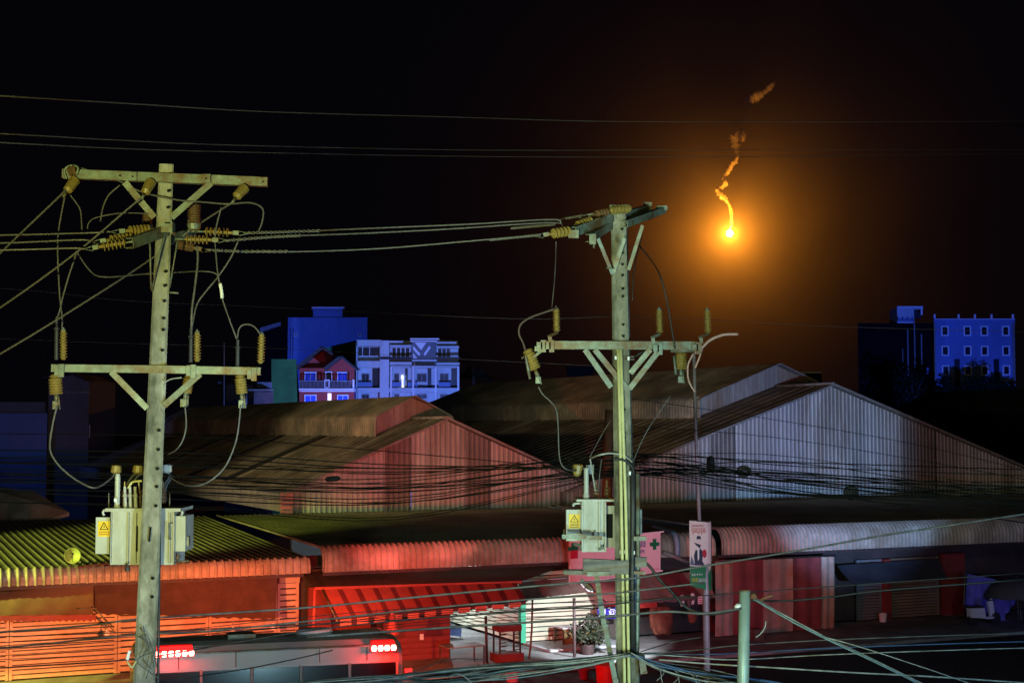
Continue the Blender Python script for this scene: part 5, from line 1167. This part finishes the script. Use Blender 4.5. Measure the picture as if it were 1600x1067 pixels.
sub('emblem_letter', trim, e, lambda b: (stroke(b, [(648, 535), (666, 535), (658, 547)]), stroke(b, [(645.5, 540), (657, 553), (654.5, 556), (645.5, 546)]), stroke(b, [(671, 540), (662, 553), (664, 556), (673, 543)]),
                                        stroke(b, [(645.5, 551), (652, 559.5), (645.5, 559.5)])))
for (x0, x1) in ((559, 566), (567, 577), (578, 592)): fwin(e, x0, 542.5, x1, 556, YM+1.1, win_dark, trim, .5, 0)
for k in range(4): fwin(e, 613+k*7, 543.5, 618.5+k*7, 562, YM+1.1, win_dark, trim, .7, 0)
for k in range(3): fwin(e, 684.5+k*6.6, 544.5, 690+k*6.6, 559, YM+1.1, win_dark if k < 3 else wall_white, trim, .5, 0)
for x0, x1, dx0, dx1 in ((566, 576, 582, 592), (617, 623, 633, 637), (652, 666, 668, 674), (688, 700, 705, 714)):
    fwin(e, x0, 585, x1, 596, YM+1.1, win_dark, gutter_m, .8, 1); sub('door_recess', win_dark, e, lambda b: R_(b, dx0, 576, dx1, 605, YM+1.0, .1))
    fwin(e, x0, 617, x1, 622, YM+1.1, win_dark, gutter_m, .8, 1)
sub('lit_window', mat('lit_window', (.9, .9, .9), .5, emit=((.9, .95, 1), 1.2)), e, lambda b: (R_(b, 627, 586, 630.5, 592, YM+1.0, .1), R_(b, 628, 592, 630, 602, YM+1.0, .1), R_(b, 627.5, 602, 631, 605, YM+1.0, .1)))
sub('lit_pane', mat('dim_window', (.3, .4, .6), .5, emit=((.3, .45, .8), .35)), e, lambda b: R_(b, 631.5, 586, 635.5, 603, YM+1.0, .1))
sub('railing', wall_blue, e, lambda b: [R_(b, x0, 597, x1, 604, YM+.4, .1) for x0, x1 in ((559, 582), (613, 627), (637, 643), (649, 652), (685, 704))])
# red house
YH = 140
e = far('red_house', 510, YH, 'red two-storey house with a gable, balcony rail and blue curtained windows')
sub('wall', wall_red, e, lambda b: R_(b, 467, 575, 554, 690, YH, 9, True))
sub('gable', wall_red, e, lambda b: (b.slab([atY(512, 575, YH-.3), atY(556, 575, YH-.3), atY(535, 559, YH-.3)], (0, 5, 0)), b.slab([atY(467, 574.5, YH+1), atY(515, 574.5, YH+1), atY(521, 553, YH+1), atY(505, 545, YH+1)], (0, 5, 0))))
sub('roof', roof_dark, e, lambda b: (b.bar(atY(509, 577, YH-.6), atY(536, 557, YH-.6), .18, 3), b.bar(atY(558, 577, YH-.6), atY(534, 557, YH-.6), .18, 3), b.bar(atY(464, 576, YH), atY(506, 543, YH), .15, 3), b.bar(atY(504, 543, YH), atY(524, 556, YH), .15, 3)))
sub('roof_edge', wall_red, e, lambda b: (b.bar(atY(534, 557.5, YH-.9), atY(556, 575.5, YH-.9), .12, .3), b.bar(atY(504, 543.5, YH-.4), atY(519, 552, YH-.4), .1, .3)))
for x0, y0, x1, y1 in ((477, 582.5, 493, 599), (528, 582.5, 542.5, 595), (477, 618, 493, 632), (528, 618, 543, 632)): fwin(e, x0, y0, x1, y1, YH, win_blue, trim, 1.4, 1)
fwin(e, 509.5, 581.5, 517.5, 596, YH, win_dark, trim, 1.2, 0, 'door')
sub('balcony_slab', trim, e, lambda b: (R_(b, 467, 607, 554, 609, YH-1.6, 1.6), R_(b, 468, 610, 553.5, 611.5, YH-1.4, 1.4)))
sub('balustrade', wall_grey, e, lambda b: (R_(b, 468, 594.5, 553, 595.5, YH-1.5, .08), [R_(b, 468+k*2.1, 595.5, 468.8+k*2.1, 607, YH-1.5, .06) for k in range(41)]))
sub('balcony_panel', trim, e, lambda b: (R_(b, 507, 593, 515, 594.5, YH-1.56, .1), R_(b, 507, 605, 515, 606, YH-1.56, .1), R_(b, 507, 594, 508, 606, YH-1.56, .1), R_(b, 513.5, 594, 514.7, 606, YH-1.56, .1), R_(b, 551, 593, 553.5, 606, YH-1.6, .2)))
sub('lit_door', MATS['lit_window'], e, lambda b: R_(b, 512, 614.5, 517.5, 627, YH-.05, .04))
# green netted tower and dim houses
e = far('netted_building', 443, 138, 'building wrapped in dark green construction netting left of the red house')
sub('net', net_green, e, lambda b: b.hexa([Vector((atY(427, 640, 138).x, 138, 0)), Vector((atY(470, 640, 138).x, 138, 0)), Vector((atY(470, 640, 138).x, 144, 0)), Vector((atY(427, 640, 138).x, 144, 0)), atY(424, 561, 138), atY(463, 561, 138), atY(463, 561, 144), atY(424, 561, 144)]))
e = far('dim_house', 395, 136, 'dim plastered house half hidden behind the right end of the lower crossarm')
sub('wall', shop_brown, e, lambda b: (R_(b, 396, 612, 427, 690, 136, 6, True)))
sub('upper_wall', wall_grey, e, lambda b: (R_(b, 402, 597, 425, 606, 136.5, 5), R_(b, 352, 600, 396, 690, 140, 6, True)))
sub('roof', roof_dark, e, lambda b: R_(b, 340, 596, 398, 600, 139, 8))
sub('ledge', gutter_m, e, lambda b: R_(b, 388, 608, 424, 610.5, 135.5, 1))
sub('antenna', gutter_m, e, lambda b: [b.tube([atY(x, 640, 136), atY(x, y, 136)], .08, 4) for x, y in ((350, 535), (385, 612))])
# left blue shed and wall
e = far('gabled_house', 108, 120, 'pale blue lit gabled house wall at the left behind the lower crossarm')
sub('wall', wall_grey, e, lambda b: b.slab([Vector((atY(76, 680, 120).x, 120, 0)), Vector((atY(139, 680, 120).x, 120, 0)), atY(139, 594, 120), atY(114, 583, 120), atY(76, 592, 120)], (0, 8, 0)))
sub('roof', roof_dark, e, lambda b: (b.bar(atY(74, 592, 119.5), atY(114, 582, 119.5), .2, 3), b.bar(atY(114, 582, 119.5), atY(141, 594, 119.5), .2, 3)))
sub('ledge', gutter_m, e, lambda b: R_(b, 77, 611, 139, 614, 119.7, .3))
sub('light_tube', trim, e, lambda b: R_(b, 139.3, 663, 140.6, 684, 119.8, .1))
e = far('boundary_wall', 35, 118, 'low blue lit wall at the far left below the lower crossarm', 'wall')
sub('wall', wall_blue, e, lambda b: (R_(b, -60, 645, 74, 700, 118, .3, True)))
sub('upper_wall', wall_grey, e, lambda b: R_(b, -60, 628, 70, 644.5, 119, .5))
# right blue building
YQ = 200
e = far('apartment_block', 1523, YQ, 'blue lit four-storey block with rows of small square white framed windows')
sub('wall', wall_blue, e, lambda b: R_(b, 1461.5, 499, 1585, 640, YQ, 12, True))
sub('coping', trim, e, lambda b: (R_(b, 1460.5, 498, 1586, 499, YQ-.2, 12)))
for x in (1460.5, 1498, 1523.5, 1549.5, 1583): sub('roof_post', trim, e, lambda b: R_(b, x-1, 491, x+1.2, 498, YQ, .4))
for r_, y in enumerate((511, 542, 572.5, 603)):
    for x in (1472.5, 1507.5, 1534, 1567.5): fwin(e, x+r_*.6, y, x+8+r_*.6, y+12, YQ, win_dark, trim, 1.9, 0)
sub('slot', win_dark, e, lambda b: (R_(b, 1492.5, 561, 1499.5, 612, YQ-.2, .2), R_(b, 1554, 561, 1561, 612, YQ-.2, .2)))
for x in (1461, 1584): sub('corner_pipe', pipe_pale, e, lambda b: R_(b, x, 505, x+1, 612, YQ-.25, .2))
e = far('dark_building', 1400, YQ, 'unlit black building with thin pale drainpipes left of the blue block')
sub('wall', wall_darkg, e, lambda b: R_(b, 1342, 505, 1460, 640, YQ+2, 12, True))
for x, y0, y1 in ((1410.5, 545, 575), (1418.5, 515, 592), (1429, 502, 575), (1440, 522, 600), (1458, 530, 590)): sub('drainpipe', pipe_pale, e, lambda b: R_(b, x, y0, x+.6, y1, YQ+1.7, .2))
sub('lit_slot', wall_blue, e, lambda b: R_(b, 1448, 574, 1451, 584, YQ+1.8, .2))
ph_ = sub('rooftop_room', wall_white, e, lambda b: (R_(b, 1402, 480.5, 1428, 505.5, YQ+2, 4), R_(b, 1428, 480.5, 1439, 483, YQ+2, 4)))
sub('roof_slab', trim, ph_, lambda b: (R_(b, 1402, 478.5, 1442, 480.5, YQ+1.7, 5), R_(b, 1439, 480.5, 1441.5, 492, YQ+1.8, .3)))
sub('dark_opening', win_dark, ph_, lambda b: R_(b, 1428, 483, 1439, 497, YQ+4, 1))
sub('railing', wall_blue, ph_, lambda b: ([R_(b, 1403+k*7.5, 495, 1404+k*7.5, 502, YQ+1.6, .1) for k in range(4)], R_(b, 1403, 497, 1428, 502, YQ+1.9, .1)))
e = far('small_shed', 930, 160, 'dim violet flat roofed house between the lower braces of the right pole')
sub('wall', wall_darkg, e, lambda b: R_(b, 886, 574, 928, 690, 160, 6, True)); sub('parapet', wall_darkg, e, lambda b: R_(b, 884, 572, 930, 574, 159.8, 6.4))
e = far('roof_ledge', 1265, 110, 'thin pale roof edge just right of the right monitor peak', 'roof')
sub('slab', trim, e, lambda b: R_(b, 1250, 581, 1284, 583, 125, 3)); sub('wall', wall_darkg, e, lambda b: R_(b, 1250, 583, 1284, 690, 125.2, 3, True))
# trees
def tree(x, ytop, ybot, w, Y, label, seed):
    random.seed(seed); p = atY(x, 668, Y); e = thing('tree', Vector((p.x, Y, 0)), label, 'tree'); c = atY(x, (ytop+ybot)/2, Y)
    k = Y/FOC; h = (ybot-ytop)*k
    sub('trunk', bark, e, lambda b: (b.tube([Vector((c.x, Y, 0)), c+Z*h*.2], [.35, .12], 7), [b.tube([c-Z*h*.4, c+Vector((random.uniform(-w*k, w*k)*.7, random.uniform(-1, 1), random.uniform(0, h*.4)))], [.12, .03], 5) for _ in range(6)]))
    def cr(b):
        for _ in range(9): foliage(b, c+Vector((random.uniform(-1, 1)*w*k*.7, random.uniform(-2, 2), random.uniform(-.5, .3)*h)), w*k*.4, 1.5, h*.3, 120, .6)
    sub('crown', leaf_dark, e, cr)
tree(1425, 575, 640, 35, 188, 'dark tree before the unlit building at right', 3)
tree(1478, 585, 640, 14, 186, 'dark tree covering the lower left corner of the blue block', 4)
tree(1510, 592, 640, 12, 187, 'small dark treetop between the two black slots of the blue block', 5)
tree(1538, 592, 640, 16, 185, 'dark treetop at the foot of the middle windows of the blue block', 6)
tree(1572, 598, 640, 16, 188, 'low dark treetop under the right windows of the blue block', 8)
random.seed(11)
e = far('palm_tree', 742, 165, 'dark palm crown to the right of the white building', 'palm tree'); c = atY(740, 588, 165)
sub('trunk', bark, e, lambda b: b.tube([Vector((c.x, 165, 0)), c], [.3, .2], 7))
for k in range(11):
    a = -1.3+2.6*k/10; L = random.uniform(2.0, 2.6); hd = Vector((math.sin(a)*1.0, random.uniform(-.5, .5), 0))
    def frond(b):
        pts = [c+hd*L*u+Z*(1.3*u*math.cos(a*.8)-1.1*u*u*abs(math.sin(a))*1.2)*1.3 for u in (0, .2, .4, .6, .8, 1)]
        b.tube(pts, .03, 4)
        for i in range(1, 18):
            u = i/18*5; j_ = min(int(u), 4); p = pts[j_].lerp(pts[j_+1], u-j_)
            for sx in (-1, 1):
                d = Vector((hd.y*sx*.3+hd.x*.4, -hd.x*sx*.6, -.6)).normalized()*.55
                b.face([p, p+d+Vector((.04, 0, 0)), p+d-Vector((.04, 0, 0))])
    sub('frond', leaf_dark, e, frond)

# ================================================================== FLARE, SMOKE AND GLOWING AIR
YF = 400
FP = lambda x, y, d=0: atY(x, y, YF+d)
fl = thing('illumination_flare', FP(1140, 365), 'blinding yellow-white flare burning in the night sky right of the poles', 'flare')
fcol = (1.0, .31, .018)
def ico(b, c, r, sub_=2, squash=1):
    n = 12
    b.rings([[c+Vector((r*math.sin(t)*math.cos(q), r*math.sin(t)*math.sin(q), r*squash*math.cos(t))) for q in [2*math.pi*j/n for j in range(n)]] for t in [math.pi*(k+.02)/(8.04) for k in range(8, -1, -1)]])
sub('burning_core', mat('flare_core', (1, 1, 1), .5, emit=((1.0, .82, .45), 40)), fl, lambda b: ico(b, FP(1140, 365), .9))
lamp('flare_light', 'POINT', FP(1140, 365, -3.5), 150000, fcol, .5)
# smoke trail: volume bodies
def smoke_mat(name, dens, col=(.9, .9, .9)):
    m = bpy.data.materials.new(name); m.use_nodes = True; nt = m.node_tree; nt.nodes.clear()
    o = nt.nodes.new('ShaderNodeOutputMaterial'); v = nt.nodes.new('ShaderNodeVolumePrincipled')
    v.inputs['Density'].default_value = dens; v.inputs['Color'].default_value = (*col, 1)
    nt.links.new(v.outputs[0], o.inputs['Volume']); return m
def puff(b, pts, jit):
    P = smooth([FP(x, y) for x, y, r in pts], 6); rr = []
    for i in range(len(P)):
        u = i/6; k = min(int(u), len(pts)-2); rr.append((pts[k][2]+(pts[k+1][2]-pts[k][2])*(u-k))*YF/FOC)
    for p, r in zip(P, rr):
        ico(b, p+Vector((random.uniform(-1, 1), random.uniform(-1, 1), random.uniform(-1, 1)))*r*jit, r*random.uniform(.7, 1.15))
def billow(b, pts, n):
    for _ in range(n):
        k = random.randrange(len(pts)-1); u = random.random(); a, c_ = pts[k], pts[k+1]
        r0 = (a[2]+(c_[2]-a[2])*u)*YF/FOC; p = FP(a[0]+(c_[0]-a[0])*u, a[1]+(c_[1]-a[1])*u)
        ico(b, p+Vector((random.uniform(-1, 1), random.uniform(-1, 1), random.uniform(-1, 1)))*r0*.8, r0*random.uniform(.45, .8))
def puff_tube(b, pts):
    P = smooth([FP(x, y) for x, y, r in pts], 12); R = []
    n = 14
    for i, p in enumerate(P):
        u = i/12; k = min(int(u), len(pts)-2); r = (pts[k][2]+(pts[k+1][2]-pts[k][2])*(u-k))*YF/FOC
        d = (P[min(i+1, len(P)-1)]-P[max(i-1, 0)]).normalized(); x = d.cross(Vector((0, 1, 0))).normalized(); y = d.cross(x)
        ph = i*1.9; s = 1+.42*math.sin(i*1.15)*math.sin(i*.37+1)+.28*math.sin(i*2.3+1)
        R.append([p+(x*math.cos(q)+y*math.sin(q))*r*s*(1+.22*math.sin(3*q+ph)+.12*math.sin(5*q-ph)) for q in [2*math.pi*j/n for j in range(n)]])
    b.rings(R)
tr = thing('smoke_trail', FP(1140, 355), 'crooked yellow-lit smoke trail rising from the flare', 'smoke')
sub('lower_smoke', smoke_mat('dense_smoke', .8, (1, .97, .9)), tr, lambda b: (lambda q: (puff_tube(b, [(x, y, r*.75) for x, y, r in q]), billow(b, q, 34)))([(1141, 358, 2.0), (1143, 345, 2.4), (1142, 332, 2.4), (1139, 320, 2.8), (1132, 311, 3.4), (1126, 304, 4.2), (1121, 297, 3.6)]))
sub('upper_smoke', smoke_mat('mid_smoke', 1.1, (1, .97, .9)), tr, lambda b: (lambda q: (puff_tube(b, [(x, y, r*.7) for x, y, r in q]), billow(b, q, 34)))([(1121, 297, 3.4), (1129, 293, 3.6), (1133, 286, 3.6), (1131, 278, 3.4), (1137, 268, 4.2), (1143, 259, 4.4), (1150, 251, 3.2), (1153, 243, 2.0)]))
sk = sub('smoke_puff', smoke_mat('thin_smoke', .14), None, lambda b: puff_tube(b, [(1153, 246, 2), (1151, 236, 4), (1149, 220, 8), (1155, 212, 10), (1158, 204, 6)])); tag(sk, 'faint reddish smoke puff above the trail and the line pair', 'smoke')
sk = sub('smoke_puff', smoke_mat('thin_smoke_upper', .30), None, lambda b: puff_tube(b, [(1158, 204, 1.5), (1166, 184, 2.5), (1170, 168, 2), (1165, 158, 3), (1172, 156, 6), (1184, 151, 6.5), (1194, 145, 3.5), (1203, 137, 4.5), (1210, 129, 2)])); tag(sk, 'highest faint brown wisp of smoke in the sky', 'smoke')
# glowing haze round the flare
hz = bpy.data.materials.new('haze_air'); hz.use_nodes = True; nt = hz.node_tree; nt.nodes.clear()
o = nt.nodes.new('ShaderNodeOutputMaterial'); v = nt.nodes.new('ShaderNodeVolumePrincipled'); v.inputs['Color'].default_value = (.95, .9, .85, 1)
tcn = nt.nodes.new('ShaderNodeTexCoord'); ln = nt.nodes.new('ShaderNodeVectorMath'); ln.operation = 'LENGTH'
nt.links.new(tcn.outputs['Object'], ln.inputs[0])
HR = 105
mr = nt.nodes.new('ShaderNodeMapRange'); mr.inputs[1].default_value = 0; mr.inputs[2].default_value = HR; mr.inputs[3].default_value = 1; mr.inputs[4].default_value = 0
nt.links.new(ln.outputs['Value'], mr.inputs[0])
pw = nt.nodes.new('ShaderNodeMath'); pw.operation = 'POWER'; pw.inputs[1].default_value = 6.5; nt.links.new(mr.outputs[0], pw.inputs[0])
ml = nt.nodes.new('ShaderNodeMath'); ml.operation = 'MULTIPLY'; ml.inputs[1].default_value = .0085; nt.links.new(pw.outputs[0], ml.inputs[0])
m2 = nt.nodes.new('ShaderNodeMath'); m2.operation = 'MULTIPLY_ADD'; m2.inputs[1].default_value = .0004; nt.links.new(mr.outputs[0], m2.inputs[0]); nt.links.new(ml.outputs[0], m2.inputs[2])
nz = nt.nodes.new('ShaderNodeTexNoise'); nz.inputs['Scale'].default_value = .035; nz.inputs['Detail'].default_value = 3; nt.links.new(tcn.outputs['Object'], nz.inputs['Vector'])
m4 = nt.nodes.new('ShaderNodeMapRange'); m4.inputs[1].default_value = .3; m4.inputs[2].default_value = .7; m4.inputs[3].default_value = .6; m4.inputs[4].default_value = 1.4; nt.links.new(nz.outputs['Fac'], m4.inputs[0])
m3 = nt.nodes.new('ShaderNodeMath'); m3.operation = 'MULTIPLY'; nt.links.new(m2.outputs[0], m3.inputs[0]); nt.links.new(m4.outputs[0], m3.inputs[1])
nt.links.new(m3.outputs[0], v.inputs['Density']); nt.links.new(v.outputs[0], o.inputs['Volume'])
hb_ = MB(); c = FP(1140, 365)
n = 24; hb_.rings([[Vector((HR*math.sin(t)*math.cos(q), HR*math.sin(t)*math.sin(q), HR*math.cos(t))) for q in [2*math.pi*j/n for j in range(n)]] for t in [math.pi*(k+.02)/16.04 for k in range(17)]])
hb_.f = [tuple(reversed(f)) for f in hb_.f]
ho = hb_.build('haze', hz, None, kind='stuff'); ho.location = c
tag(ho, 'round bank of smoky air glowing orange about the flare', 'haze')
